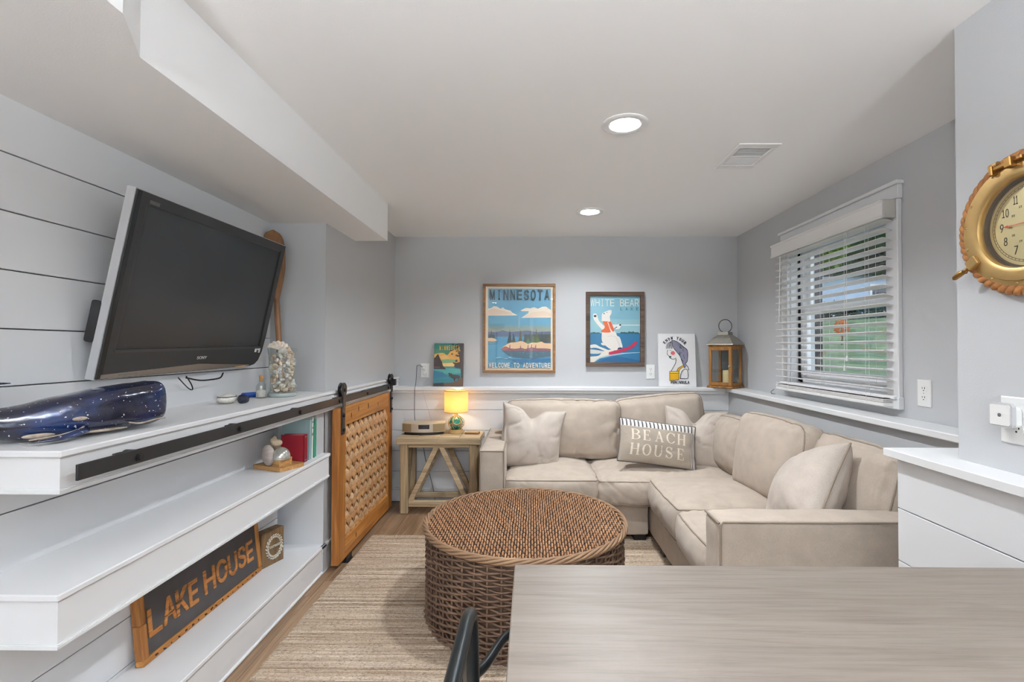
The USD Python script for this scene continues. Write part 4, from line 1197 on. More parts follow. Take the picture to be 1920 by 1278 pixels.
wood("cedar_v", S(140, 82, 30), S(176, 112, 48), S(200, 138, 68), 2, 1.0, 0.5, 0.0005, 0.08)
wood("cedar_h", S(146, 88, 34), S(186, 122, 54), S(212, 152, 80), 1, 1.0, 0.5, 0.0005, 0.08)
wood("veneer", S(178, 124, 76), S(204, 152, 102), S(222, 176, 128), 0, 1.0, 0.4, 0.0003, 0.10)
wood("veneer_light", S(206, 158, 112), S(226, 184, 140), S(240, 206, 168), 0, 1.0, 0.4, 0.0003, 0.08)
mat("knot", S(96, 54, 22), 0.6)
DO = np.array([-1.082, 3.20, 0.46])
door = thing("barn_door", "orange brown wooden sliding barn door with a woven lath panel", "door", DO)
d0, d1, dz0, dz1 = 2.675, 3.705, 0.028, 0.896


def dp(name, m, ma, **kw):
    return part(door, name, xf(m, t=-DO), ma, kw.pop("smooth", False), **kw)


dp("stile", bx(-1.103, -1.062, d0, d0 + 0.100, dz0, dz1, 0.003), "cedar_v")
dp("stile", bx(-1.103, -1.062, d1 - 0.100, d1, dz0, dz1, 0.003), "cedar_v")
r_top = dp("rail", bx(-1.103, -1.0625, d0 + 0.1002, d1 - 0.1002, dz1 - 0.108, dz1, 0.003), "cedar_h")
r_bot = dp("rail", bx(-1.103, -1.0625, d0 + 0.1002, d1 - 0.1002, dz0, dz0 + 0.115, 0.003), "cedar_h")
for ky, kz, kr, top_ in ((2.86, 0.835, 0.011, 1), (2.98, 0.858, 0.012, 1), (3.16, 0.855, 0.013, 1), (3.36, 0.842, 0.008, 1), (2.95, 0.098, 0.010, 0)):
    part(r_top if top_ else r_bot, "knot", xf(ext(affinity.scale(Point(0, 0).buffer(kr), 0.7, 1.5), 0.0008).apply_transform(plane_map((-1.0628, ky, kz), (0, 1, 0), (0, 0, 1))), t=-DO), "knot", False)
dp("backing", bx(-1.101, -1.094, d0 + 0.09, d1 - 0.09, dz0 + 0.10, dz1 - 0.10), "cedar_v")
# woven laths: two families at 45 degrees passing over and under one another
pw_, ph_ = d1 - d0 - 0.20, dz1 - dz0 - 0.223
pc = np.array([-1.079, (d0 + d1) / 2, (dz0 + 0.115 + dz1 - 0.108) / 2])
pitch, lw = 0.058, 0.054
for fam in (0, 1):
    dirv = np.array([1, -1]) / math.sqrt(2) if fam == 0 else np.array([1, 1]) / math.sqrt(2)
    per = np.array([1, 1]) / math.sqrt(2) if fam == 0 else np.array([1, -1]) / math.sqrt(2)
    nmax = int((pw_ + ph_) / math.sqrt(2) / 2 / pitch) + 1
    for k in range(-nmax, nmax + 1):
        off = per * k * pitch
        L = (pw_ + ph_)
        line = LineString([off - dirv * L, off + dirv * L])
        seg = line.intersection(sbox(-pw_ / 2 - 0.004, -ph_ / 2 - 0.004, pw_ / 2 + 0.004, ph_ / 2 + 0.004))
        if seg.is_empty or seg.length < 0.03:
            continue
        c = np.array(seg.coords)
        s0, s1 = (c[0] - off) @ dirv, (c[1] - off) @ dirv
        s0, s1 = min(s0, s1), max(s0, s1)
        sv = np.linspace(s0, s1, max(6, int((s1 - s0) / pitch * 7)))
        ph = PI * sv / pitch + (k % 2) * PI + (0 if fam == 0 else PI)
        dep = 0.0030 + 0.0042 * np.cos(ph) if fam == 0 else -0.0012 + 0.0078 * np.cos(ph)
        V = []
        for e in (-0.5, -0.25, 0.25, 0.5):
            cup = 0.0022 * (1 - (2 * e) ** 2)
            twist = 0.0035 * np.sin(ph) * e * 2
            p2 = off[None] + dirv[None] * sv[:, None] + per[None] * e * lw
            p2 = np.clip(p2, [-pw_ / 2 - 0.006, -ph_ / 2 - 0.006], [pw_ / 2 + 0.006, ph_ / 2 + 0.006])
            V.append(np.stack([pc[0] + dep + cup + twist, pc[1] + p2[:, 0], pc[2] + p2[:, 1]], 1))
        V = np.stack(V, 1)
        n1 = len(sv)
        top_v = V.reshape(-1, 3); bot_v = top_v - [0.0028, 0, 0]
        i = np.arange(n1 - 1)[:, None] * 4 + np.arange(3)[None]
        qd = np.stack([i, i + 4, i + 5, i + 1], -1).reshape(-1, 4)
        e_ = np.arange(n1 - 1) * 4
        sideq = np.vstack([np.stack([e_, e_ + 4 * n1, e_ + 4 * n1 + 4, e_ + 4], 1), np.stack([e_ + 3, e_ + 7, e_ + 7 + 4 * n1, e_ + 3 + 4 * n1], 1)])
        m = trimesh.Trimesh(np.vstack([top_v, bot_v]), np.vstack([qq[:, [0, 1, 2]] for qq in (qd, qd[:, ::-1] + 4 * n1, sideq)] + [qq[:, [0, 2, 3]] for qq in (qd, qd[:, ::-1] + 4 * n1, sideq)]), process=False)
        dp("lath", m, "veneer" if fam == 0 else "veneer_light", smooth=True)
for yh in (2.722, 3.66):
    hg = dp("hanger", cat_([bx(-1.0615, -1.055, yh - 0.019, yh + 0.019, 0.745, 0.905, 0.001), bx(-1.0565, -1.050, yh - 0.019, yh + 0.019, 0.90, 0.985, 0.001)]), "black_metal")
    wheel = lathe([(0.0, -0.011), (0.018, -0.011), (0.040, -0.011), (0.041, -0.007), (0.036, -0.0035), (0.036, 0.0035), (0.041, 0.007), (0.040, 0.011), (0.0, 0.011)], 40)
    wheel.apply_transform(plane_map((-1.0635, yh, 0.996), (0, 1, 0), (0, 0, 1)))
    part(hg, "wheel", xf(wheel, t=-DO), "black_plastic", 40)
    part(hg, "wheel_hub", xf(cyl((-1.052, yh, 0.996), (-1.043, yh, 0.996), 0.010, 6), t=-DO), "black_metal", False)
    part(hg, "strap_top", xf(bx(-1.0565, -1.050, yh - 0.019, yh + 0.019, 0.985, 1.030, 0.002), t=-DO), "black_metal", False)
    for zb2 in (0.772, 0.852):
        part(hg, "bolt", xf(cyl((-1.056, yh, zb2), (-1.047, yh, zb2), 0.0095, 6), t=-DO), "black_plastic", False)
single("floor_guide", "small black metal guide block on the floor under the near end of the sliding door", "door guide", cat_([bx(-1.085, -1.045, 2.78, 2.86, 0.0, 0.004, 0.001), bx(-1.060, -1.054, 2.78, 2.86, 0.004, 0.03, 0.001), bx(-1.108, -1.1045, 2.78, 2.86, 0.0, 0.03, 0.001)]), "black_metal", False)

# whale sculpture
usdkit.material(stage, "/World/Looks/whale_glaze", {
    "tc": ("texture_coordinate", {}), "n": ("noise_texture", {"scale": 7.0, "detail": 5.0, "roughness": 0.65}), "v": ("noise_texture", {"scale": 130.0, "detail": 2.0, "roughness": 0.5}),
    "r": ("rgb_ramp", {"ramp": [(0.3, S(10, 12, 24)), (0.48, S(17, 22, 46)), (0.62, S(22, 44, 88)), (0.7, S(18, 24, 48)), (0.82, S(90, 76, 66))]}), "rv": ("rgb_ramp", {"ramp": [(0.69, (0, 0, 0)), (0.71, (1, 1, 1))]}),  # blue and brown bands paint blurred reflections into the dark glaze
    "mx": ("mix", {"color2": S(214, 214, 220)}), "bp": ("bump", {"distance": 0.004, "strength": 0.7}), "n2": ("noise_texture", {"scale": 22.0, "detail": 2.0}),
    "p": ("principled_bsdf", {"roughness": 0.16, "metallic": 0.25, "coat_weight": 0.8, "coat_roughness": 0.06})},
    [("tc.object", "n.vector"), ("tc.object", "v.vector"), ("tc.object", "n2.vector"), ("n.fac", "r.fac"), ("v.fac", "rv.fac"), ("rv.color", "mx.fac"), ("r.color", "mx.color1"), ("mx.color", "p.base_color"), ("n2.fac", "bp.height"), ("bp.normal", "p.normal")], surface="p.BSDF")
mat("whale_worn", S(150, 136, 122), 0.35, var=(40.0, 0.5, (1, 1, 1)))
WO = np.array([-1.25, 1.30, 0.9945])
wh = thing("whale_sculpture", "glossy dark blue sperm whale sculpture on the top shelf below the television", "sculpture", WO)
_ws = np.array([-0.08, -0.05, 0.0, 0.04, 0.10, 0.20, 0.30, 0.40, 0.49])
_wx = np.array([-1.372, -1.376, -1.370, -1.352, -1.316, -1.260, -1.217, -1.186, -1.164])
_wy = np.array([1.075, 1.095, 1.125, 1.148, 1.186, 1.256, 1.338, 1.428, 1.512])


def spine(s_, off=0.0):
    """point of the whale's back line at s, moved sideways by off (to its left)"""
    fx, fy = PchipInterpolator(_ws, _wx), PchipInterpolator(_ws, _wy)
    s_ = np.asarray(s_, float)
    p = np.stack([fx(s_), fy(s_)], -1); d = np.stack([fx(s_, 1), fy(s_, 1)], -1)
    d /= np.linalg.norm(d, axis=-1, keepdims=True)
    return p + np.stack([-d[..., 1], d[..., 0]], -1) * np.asarray(off)[..., None] - WO[:2]


def bend(m):
    v = np.array(m.vertices)
    xy = spine(v[:, 0], v[:, 1])
    return trimesh.Trimesh(np.column_stack([xy, v[:, 2]]), m.faces, process=False)


from scipy.interpolate import PchipInterpolator
# s along the body: (position, half width, z low, z high, squareness)
secs = [(-0.05, 0.015, 0.098, 0.124, 2), (0.0, 0.018, 0.066, 0.102, 2), (0.04, 0.026, 0.036, 0.088, 2.1), (0.09, 0.040, 0.012, 0.088, 2.2), (0.14, 0.051, 0.003, 0.094, 2.4), (0.20, 0.059, 0.002, 0.108, 2.6), (0.27, 0.063, 0.003, 0.120, 2.8),
        (0.34, 0.064, 0.004, 0.129, 3.0), (0.40, 0.063, 0.006, 0.135, 3.2), (0.44, 0.060, 0.009, 0.137, 3.3), (0.462, 0.054, 0.015, 0.135, 3.3), (0.474, 0.040, 0.030, 0.124, 3), (0.479, 0.018, 0.050, 0.100, 2.5), (0.480, 0.002, 0.07, 0.08, 2)]
sc = np.array(secs)
tq = np.linspace(0, len(sc) - 1, 70)
from scipy.interpolate import PchipInterpolator
sq = np.stack([PchipInterpolator(np.arange(len(sc)), sc[:, k])(tq) for k in range(5)], 1)
nth = 40
tha = np.arange(nth) / nth * 2 * PI
V = []
for s_, hw2, zl_, zh_, p_ in sq:
    cx_, cz_ = np.cos(tha), np.sin(tha)
    q_ = (np.abs(cx_) ** p_ + np.abs(cz_) ** p_) ** (-1 / p_)
    V.append(np.stack([np.full(nth, s_), hw2 * cx_ * q_, (zl_ + zh_) / 2 + (zh_ - zl_) / 2 * cz_ * q_], 1))
V = np.array(V)
lump = meshkit.fbm(V * 22, 3, 3) - 0.5
ctr = V.mean(1, keepdims=True); dn = V - ctr; dn /= np.linalg.norm(dn, axis=2, keepdims=True) + 1e-9
V = V + dn * (lump * 0.006)[..., None]
V[..., 2] = np.maximum(V[..., 2], 0.0015)
vv = V.reshape(-1, 3); k = len(sq)
i = np.arange(k - 1)[:, None] * nth; j = np.arange(nth)[None]; j1 = (j + 1) % nth
F = np.concatenate([np.stack([i + j, i + j1, i + nth + j1], -1).reshape(-1, 3), np.stack([i + j, i + nth + j1, i + nth + j], -1).reshape(-1, 3)])
vv = np.vstack([vv, V[0].mean(0), V[-1].mean(0)])
jj = np.arange(nth)
F = np.vstack([F, np.stack([np.full(nth, k * nth), (jj + 1) % nth, jj], 1), np.stack([np.full(nth, k * nth + 1), (k - 1) * nth + jj, (k - 1) * nth + (jj + 1) % nth], 1)])
m = trimesh.Trimesh(vv, F, process=False); m.fix_normals()
part(wh, "body", bend(m), "whale_glaze", True)


for lab_, c in (("fluke", [(-1.376, 1.098, 1.104), (-1.392, 1.125, 1.126), (-1.394, 1.180, 1.140), (-1.372, 1.262, 1.139)]), ("fluke", [(-1.376, 1.098, 1.104), (-1.360, 1.065, 1.124), (-1.315, 1.030, 1.136), (-1.250, 0.995, 1.134)])):
    f = tube(bezier(np.array(c) - WO, 10), np.interp(np.linspace(0, 1, 31), [0, 0.3, 0.7, 1], [0.015, 0.026, 0.022, 0.003]), 14)
    zc_ = f.vertices[:, 2].mean()
    v = f.vertices.copy(); ctr = np.interp(np.arange(len(v)) // 14, np.arange(31), bezier(np.array(c) - WO, 10)[:, 2]); v[:, 2] = ctr + (v[:, 2] - ctr) * 0.42
    part(wh, lab_, trimesh.Trimesh(v, f.faces, process=False), "whale_glaze", True)
for s_ in (-1, 1):
    c = [(0.255, s_ * 0.056, 0.040), (0.235, s_ * 0.078, 0.028), (0.195, s_ * 0.098, 0.014), (0.150, s_ * 0.108, 0.006)]
    f = tube(bezier(c, 8), np.interp(np.linspace(0, 1, 25), [0, 0.25, 0.7, 1], [0.012, 0.019, 0.014, 0.003]), 12)
    f.apply_transform(np.diag([1, 1, 0.45, 1.0])); f.apply_translation([0, 0, 0.006])
    part(wh, "flipper", bend(f), "whale_glaze", True)
    part(wh, "flipper_edge", bend(tube(np.array(bezier([(x, y, z * 0.45 + 0.013) for x, y, z in c], 8)), 0.0022, 6)), "whale_worn", True, label="worn pale edge of the flipper")
for s_ in (-1, 1):
    part(wh, "mouth_line", bend(tube(bezier([(0.455, s_ * 0.0595, 0.026), (0.42, s_ * 0.0655, 0.026), (0.38, s_ * 0.0665, 0.021), (0.35, s_ * 0.066, 0.027)], 6), 0.0024, 6)), "whale_worn", True)
    part(wh, "worn_patch", bend(cat_([xf(trimesh.creation.icosphere(2, 1.0), s=(0.030, 0.004, 0.006), t=(0.17, s_ * 0.0535, 0.018)), xf(trimesh.creation.icosphere(2, 1.0), s=(0.016, 0.004, 0.006), t=(0.245, s_ * 0.0615, 0.052)), xf(trimesh.creation.icosphere(2, 1.0), s=(0.05, 0.005, 0.004), t=(0.30, s_ * 0.0615, 0.014))])), "whale_worn", True, kind="stuff")

# glass jar of sea shells
usdkit.material(stage, "/World/Looks/clear_glass", {"p": ("principled_bsdf", {"base_color": (1, 1, 1), "roughness": 0.02, "transmission_weight": 1.0, "ior": 1.45})}, [], surface="p.BSDF")
pane("thin_glass", (0.97, 0.985, 0.98))
JO = np.array([-1.222, 2.368, 0.9945])
jar = thing("glass_jar", "tall clear glass jar full of sea shells at the far end of the top shelf", "jar", JO)
jw = [(0.0, 0.0), (0.062, 0.0), (0.066, 0.004), (0.066, 0.018), (0.063, 0.03), (0.0665, 0.05), (0.0655, 0.09), (0.062, 0.13), (0.0605, 0.165), (0.062, 0.20), (0.066, 0.228), (0.069, 0.236), (0.0665, 0.2365), (0.060, 0.20), (0.0585, 0.165), (0.060, 0.13), (0.0635, 0.09), (0.0645, 0.05), (0.061, 0.03), (0.060, 0.022), (0.0, 0.02)]
part(jar, "glass", lathe(jw, 48), "thin_glass", True)
part(jar, "base_foot", lathe([(0.0, 0.0005), (0.061, 0.0005), (0.0655, 0.004), (0.0655, 0.016), (0.06, 0.0195), (0.0, 0.0195)], 48), mat("glass_foot", S(176, 184, 182), 0.08, 0.0).GetPrim().GetName(), True, label="thick glass foot")
shell_cols = [S(232, 218, 202), S(226, 204, 182), S(240, 232, 222), S(218, 192, 168), S(220, 208, 198), S(208, 200, 192), S(230, 200, 168)]
for k, c in enumerate(shell_cols):
    mat("shell_%d" % k, c, 0.4, var=(60.0, 0.22, (1, 1, 1)), bump=(140.0, 0.0008, (1, 1, 0.3)))


def scallop(r, seed):
    t = np.linspace(-1.15, 1.15, 25); s = np.linspace(0.06, 1, 9)
    Tm, Sm = np.meshgrid(t, s, indexing="ij")
    rad = r * Sm * (1 + 0.04 * np.cos(Tm * 16) * Sm)
    x = rad * np.sin(Tm); y = rad * np.cos(Tm) - r * 0.5
    z = 0.42 * r * (1 - Sm**2) * 0.9 + 0.05 * r * np.cos(Tm * 16) * Sm + 0.05 * r
    v = np.stack([x, y, z], -1).reshape(-1, 3)
    i = np.arange(24)[:, None] * 9 + np.arange(8)[None]
    q_ = np.stack([i, i + 9, i + 10, i + 1], -1).reshape(-1, 4)
    b = v - [0, 0, 0.003]
    return trimesh.Trimesh(np.vstack([v, b]), np.vstack([q_[:, [0, 2, 1]], q_[:, [0, 3, 2]], q_[:, [0, 1, 2]] + len(v), q_[:, [0, 2, 3]] + len(v)]), process=False)


def snail(r, L, turns=4.5):
    t = np.linspace(0, 1, 90)
    a = t * turns * 2 * PI
    rr_ = r * (t**1.2) * 0.55
    p = np.stack([rr_ * np.cos(a), rr_ * np.sin(a), L * (1 - t**0.9)], 1)
    return tube(p, np.maximum(r * 0.6 * t**1.1, 0.0006), 9)


def cowrie(r):
    m = trimesh.creation.icosphere(2, 1.0)
    v = m.vertices
    v = v * np.array([0.62, 1.0, 0.5]) * r
    v[:, 2] -= 0.18 * r * np.exp(-(v[:, 0] / (0.12 * r)) ** 2) * (v[:, 2] > 0)
    return trimesh.Trimesh(v, m.faces, process=False)


protos = {}
rs = np.random.default_rng(12)


def rand_frame(pos, g):
    qv = g.normal(size=4); qv /= np.linalg.norm(qv)
    R = trimesh.transformations.quaternion_matrix(qv)
    return mat4(R[:3, 0], R[:3, 1], R[:3, 2], pos)


kinds = [lambda: scallop(0.019, 1), lambda: snail(0.0125, 0.034), lambda: cowrie(0.014), lambda: scallop(0.014, 2), lambda: snail(0.010, 0.022, 3.0)]
knames = ["fan_shell", "spiral_shell", "cowrie_shell", "fan_shell", "spiral_shell"]
slots = []
for lay in range(11):
    z = 0.036 + lay * 0.0162
    rad = 0.045 if lay > 0 else 0.042
    for a in range(8):
        ang = a / 8 * 2 * PI + lay * 0.42 + rs.uniform(-0.12, 0.12)
        slots.append((rad * math.cos(ang), rad * math.sin(ang), z + rs.uniform(-0.004, 0.004)))
    slots.append((rs.uniform(-0.014, 0.014), rs.uniform(-0.014, 0.014), z))
jn = 0
for k, s_ in enumerate(slots):
    kk = int(rs.integers(0, 5)); mi = int(rs.integers(0, 7))
    key = (kk, mi)
    M_ = rand_frame(JO + np.array(s_), rs)
    lab = "small pale sea shell packed in the glass jar"
    if key not in protos:
        t = thing("seashell", lab, "shell", matrix=M_, group="sea shells in the glass jar")
        part(t, "shell", kinds[kk](), "shell_%d" % mi, True)
        protos[key] = t
    else:
        copy_of(protos[key], M_, lab, "sea shells in the glass jar")
big = thing("large_shell", "big creamy clam shell half sticking up out of the glass jar", "shell", matrix=mat4(*(np.array(v) for v in ((0.78, 0.62, 0.0), (-0.20, 0.25, 0.94), (0.58, -0.74, 0.33))), JO + np.array([-0.018, -0.005, 0.245])))
part(big, "shell", scallop(0.056, 5), "shell_0", True)
big2 = thing("large_shell", "grey and white whelk shell lying on top of the filled jar", "shell", matrix=mat4((0.6, 0.1, 0.79), (0.1, -0.99, 0.05), (0.79, 0.05, -0.6), JO + np.array([0.012, -0.03, 0.226])))
part(big2, "shell", snail(0.021, 0.05), "shell_5", True)
big3 = thing("large_shell", "pinkish cone shell leaning at the right of the jar mouth", "shell", matrix=mat4((0.5, 0.2, 0.84), (0.1, -0.98, 0.17), (0.86, 0.0, -0.51), JO + np.array([0.012, 0.014, 0.228])))
part(big3, "shell", snail(0.018, 0.055, 5), "shell_3", True)

sb = thing("corked_bottle", "tiny clear glass bottle with a cork beside the shell jar", "bottle", (-1.283, 2.291, 0.9945))
part(sb, "glass", lathe([(0.0, 0.0), (0.022, 0.0), (0.0235, 0.003), (0.0235, 0.05), (0.021, 0.062), (0.0105, 0.074), (0.0105, 0.088), (0.0125, 0.09), (0.0095, 0.09), (0.009, 0.075), (0.019, 0.061), (0.0215, 0.05), (0.0215, 0.004), (0.0, 0.003)], 28), "thin_glass", True)
part(sb, "cork", lathe([(0.0, 0.078), (0.0085, 0.078), (0.0105, 0.105), (0.010, 0.106), (0.0, 0.106)], 20), mat("cork", S(186, 140, 92), 0.9, var=(120.0, 0.3, (1, 1, 1))).GetPrim().GetName(), 30)
part(sb, "sand_fill", lathe([(0.0, 0.004), (0.021, 0.004), (0.021, 0.034), (0.012, 0.040), (0.0, 0.038)], 20), "shell_5", True)
part(sb, "paper_scroll", lathe([(0.0, 0.006), (0.0065, 0.006), (0.0065, 0.058), (0.0, 0.058)], 14), "shell_2", 30)
sw = trimesh.creation.icosphere(3, 1.0); v = sw.vertices * [0.036, 0.048, 0.021]; v *= (1 + 0.25 * (meshkit.noise(v * 40, 2) - 0.5))[:, None]
ws = thing("white_stone", "whitish rounded stone with grey top on the top shelf", "stone", (-1.300, 2.062, 0.9945 + 0.019))
part(ws, "stone", trimesh.Trimesh(v, sw.faces), "shell_2", True)
part(ws, "band", tube([(0.034 * 0.93 * math.cos(a), 0.046 * 0.93 * math.sin(a), 0.010) for a in np.linspace(0, 2 * PI, 30)[:-1]], 0.003, 6, True), mat("slate", S(104, 106, 112), 0.5).GetPrim().GetName(), True, label="grey band round the stone")
v = sw.vertices * [0.024, 0.024, 0.019]; v *= (1 + 0.35 * (meshkit.noise(v * 60, 4) - 0.5))[:, None]
single("dark_stone", "small faceted blue black stone next to the white one", "stone", xf(trimesh.Trimesh(v, sw.faces), t=(-1.240, 2.075, 0.9945 + 0.018)), mat("dark_gem", S(24, 26, 44), 0.3).GetPrim().GetName(), True)
single("blue_bar", "short bright blue stick lying behind the small corked bottle", "ornament", cat_([hull([(-1.365 + 0.006 * math.cos(a) * 2, 2.285 + e, 1.0075 + 0.012 * math.sin(a)) for a in np.linspace(0, 2 * PI, 13)[:-1] for e in (0, 0.0)] + [(-1.325 + 0.012 * math.cos(a), 2.33, 1.0075 + 0.0125 * math.sin(a)) for a in np.linspace(0, 2 * PI, 13)[:-1]])]), mat("blue_gloss", S(24, 66, 150), 0.4).GetPrim().GetName(), 40)

# wooden paddle in the corner
wood("paddle_wood", S(110, 74, 44), S(142, 100, 64), S(166, 122, 82), 2, 1.0, 0.45, 0.0004, 0.0)
pb, pt = np.array([-1.322, 2.555, 0.9945]), np.array([-1.392, 2.585, 1.868])
dvv = pt - pb; Lp = np.linalg.norm(dvv); dvv /= Lp
pr = np.array([0.74, 0.67, 0.0]); pr -= dvv * (pr @ dvv); pr /= np.linalg.norm(pr)
pad = thing("wooden_paddle", "brown wooden canoe paddle leaning blade up in the corner behind the television", "paddle", matrix=mat4(pr, np.cross(dvv, pr), dvv, pb))
part(pad, "shaft", tube([(0, 0, 0.02), (0, 0, Lp - 0.42), (0, 0, Lp - 0.30)], [0.0135, 0.0145, 0.012], 14), "paddle_wood", True)
part(pad, "grip", tube([(-0.04, 0, 0.014), (-0.02, 0, 0.018), (0.02, 0, 0.018), (0.04, 0, 0.014)], [0.010, 0.014, 0.014, 0.010], 12), "paddle_wood", True)
tb = np.linspace(0, 1, 24)
bw2 = np.interp(tb, [0, 0.15, 0.45, 0.75, 0.9, 0.97, 1], [0.013, 0.028, 0.052, 0.057, 0.047, 0.030, 0.004])
bl2 = tube(np.stack([tb * 0, tb * 0, Lp - 0.38 + tb * 0.38], 1), bw2, 20)
vb = bl2.vertices.copy(); vb[:, 1] *= np.interp(vb[:, 2], [Lp - 0.38, Lp - 0.3, Lp], [1.0, 0.25, 0.12])
part(pad, "blade", trimesh.Trimesh(vb, bl2.faces, process=False), "paddle_wood", True)

# LAKE HOUSE sign
wood("sign_pine", S(136, 80, 30), S(178, 116, 54), S(204, 146, 80), 1, 1.2, 0.6, 0.001, 0.12)
wood("sign_pine_v", S(136, 80, 30), S(178, 116, 54), S(204, 146, 80), 0, 1.2, 0.6, 0.001, 0.12)
mat("sign_board", S(78, 74, 74), 0.75, var=(7.0, 0.18, (1, 1, 1)), bump=(60.0, 0.0006, (1, 0.2, 1)))
usdkit.material(stage, "/World/Looks/sign_letter", {"tc": ("texture_coordinate", {}), "mp": ("mapping", {"scale": (9.0, 60.0, 1.0)}), "n": ("noise_texture", {"scale": 1.0, "detail": 5.0, "roughness": 0.7}), "r": ("rgb_ramp", {"ramp": [(0.36, S(60, 42, 28)), (0.44, S(168, 104, 48)), (0.6, S(196, 132, 70)), (0.72, S(206, 150, 90))]}), "p": ("principled_bsdf", {"roughness": 0.7})},
                [("tc.object", "mp.vector"), ("mp.vector", "n.vector"), ("n.fac", "r.fac"), ("r.color", "p.base_color")], surface="p.BSDF")
su = np.array([-0.105, 0, 0.9945])
sg = thing("lake_house_sign", "dark wooden sign lettered LAKE HOUSE in a rough pine frame leaning on the low shelf", "sign", matrix=mat4((0, 1, 0), su, np.cross((0, 1, 0), su), (-1.3035, 1.617, 0.1635)))
SW, SH = 0.712, 0.285
part(sg, "board", bx(0.012, SW - 0.012, 0.010, SH - 0.012, -0.010, 0.004), "sign_board", False)
part(sg, "frame_piece", bx(0.0, SW, 0.0, 0.020, -0.016, 0.014, 0.003), "sign_pine_v", False)
part(sg, "frame_piece", bx(0.0, SW, SH - 0.020, SH, -0.016, 0.014, 0.003), "sign_pine_v", False)
part(sg, "frame_piece", bx(-0.001, 0.026, 0.0202, 0.135, -0.016, 0.015, 0.003), "sign_pine", False)
part(sg, "frame_piece", bx(-0.001, 0.026, 0.1362, SH - 0.0202, -0.016, 0.014, 0.003), "sign_pine", False)
part(sg, "frame_piece", bx(SW - 0.018, SW + 0.001, 0.0202, SH - 0.0202, -0.016, 0.014, 0.003), "sign_pine", False)
gr = np.random.default_rng(4)
part(sg, "nail_hole", cat_([cyl((0.05 + k * 0.036 + gr.uniform(-0.012, 0.012), 0.010 + gr.uniform(-0.006, 0.006), 0.0135), (0.05 + k * 0.036, 0.010, 0.0142), 0.0028, 6) for k in range(18)]), "black_matte", False, kind="stuff")
xs = [(0.040, 0.060, "L"), (0.108, 0.062, "A"), (0.172, 0.060, "K"), (0.240, 0.048, "E"), (0.325, 0.068, "H"), (0.402, 0.070, "O"), (0.480, 0.062, "U"), (0.550, 0.056, "S"), (0.614, 0.050, "E")]
for x_, w_, c_ in xs:
    part(sg, "letter", xf(ext(fit_text(c_, w_, 0.094, True), 0.0035), t=(x_, 0.074 + 0.004 * gr.uniform(-1, 1), 0.004)), "sign_letter", False)

# wooden block with a wreath
wood("walnut_block", S(84, 62, 40), S(122, 94, 62), S(146, 118, 82), 1, 1.4, 0.6, 0.0005, 0.0)
bdir = np.array([-1.254 + 1.296, 2.455 - 2.331, 0]); bdir /= np.linalg.norm(bdir)
bn = np.cross(bdir, (0, 0, 1))
blk = thing("wreath_block", "square brown wooden block printed with a white leaf wreath beside the long sign", "block", matrix=mat4(bdir, (0, 0, 1), bn, (-1.296, 2.331, 0.1632)))
BS = 0.134
part(blk, "block", bx(0, BS, 0, 0.168, -0.052, 0, 0.002), "walnut_block", False)
P = Print()
for a in np.arange(22) / 22 * 2 * PI:
    for da, dr, an in ((0, 0.006, 0.75), (0.09, -0.005, -0.7)):
        lf = affinity.scale(Point(0, 0).buffer(1, quad_segs=4), 0.0068, 0.0026)
        lf = affinity.translate(affinity.rotate(lf, math.degrees(a + PI / 2) + math.degrees(an) * 0.6, origin=(0, 0)), BS / 2 + 0.008 + (0.043 + dr) * math.cos(a + da), 0.085 + (0.051 + dr) * math.sin(a + da))
        P.add(lf, (226, 220, 208))
P.add(Point(BS / 2 + 0.008, 0.085).buffer(1).intersection(affinity.translate(affinity.scale(Point(0, 0).buffer(1).exterior.buffer(0.012), 0.043, 0.051), BS / 2 + 0.008, 0.085)), (214, 206, 192))
P.add(affinity.translate(fit_text("COTTAGE", 0.062, 0.011), 0.044, 0.083), (214, 206, 192))
P.done(blk, "wreath_print", "matte_print", T=np.array([[1, 0, 0, 0], [0, 1, 0, 0], [0, 0, 1, 0.0002], [0, 0, 0, 1.0]]))

# shell figurine and books on the middle shelf
wood("oak_base", S(150, 104, 56), S(186, 138, 84), S(206, 164, 108), 0, 1.5, 0.5, 0.0003, 0.0)
fo, fr_ = np.array([-1.1995, 2.30, 0.6645]), np.array([-1.11 + 1.294, 2.224 - 2.301, 0]); fr_ /= np.linalg.norm(fr_)
fg = thing("shell_figurine", "shells and a starfish mounted on an oak base on the middle shelf", "figurine", matrix=mat4(fr_, np.cross((0, 0, 1), fr_), (0, 0, 1), fo))
part(fg, "wood_base", ext(rrect(0.186, 0.136, 0.012), 0.018).apply_translation((0, 0, 0)), "oak_base", 40)
part(fg, "wood_pedestal", ext(Polygon([(-0.01, -0.05), (0.062, -0.05), (0.062, 0.02), (-0.01, 0.02)]), 0.034, 0.018), "oak_base", False)
mat("pearl", S(214, 214, 206), 0.12, 0.75)
dome_ = trimesh.creation.icosphere(3, 1.0)
dv = dome_.vertices.copy(); dv[:, 2] = np.maximum(dv[:, 2], -0.25)
part(fg, "pearl_shell", xf(trimesh.Trimesh(dv, dome_.faces), s=(0.040, 0.040, 0.044), t=(0.036, -0.018, 0.058)), "pearl", 40, label="silvery polished half shell")
part(fg, "striped_shell", xf(trimesh.creation.icosphere(3, 1.0), s=(0.034, 0.024, 0.050), r=rot(-12, (0, 1, 0)), t=(-0.006, -0.052, 0.066)), mat("grey_shell", S(176, 162, 154), 0.5, var=(14.0, 0.25, (1, 1, 4))).GetPrim().GetName(), True)
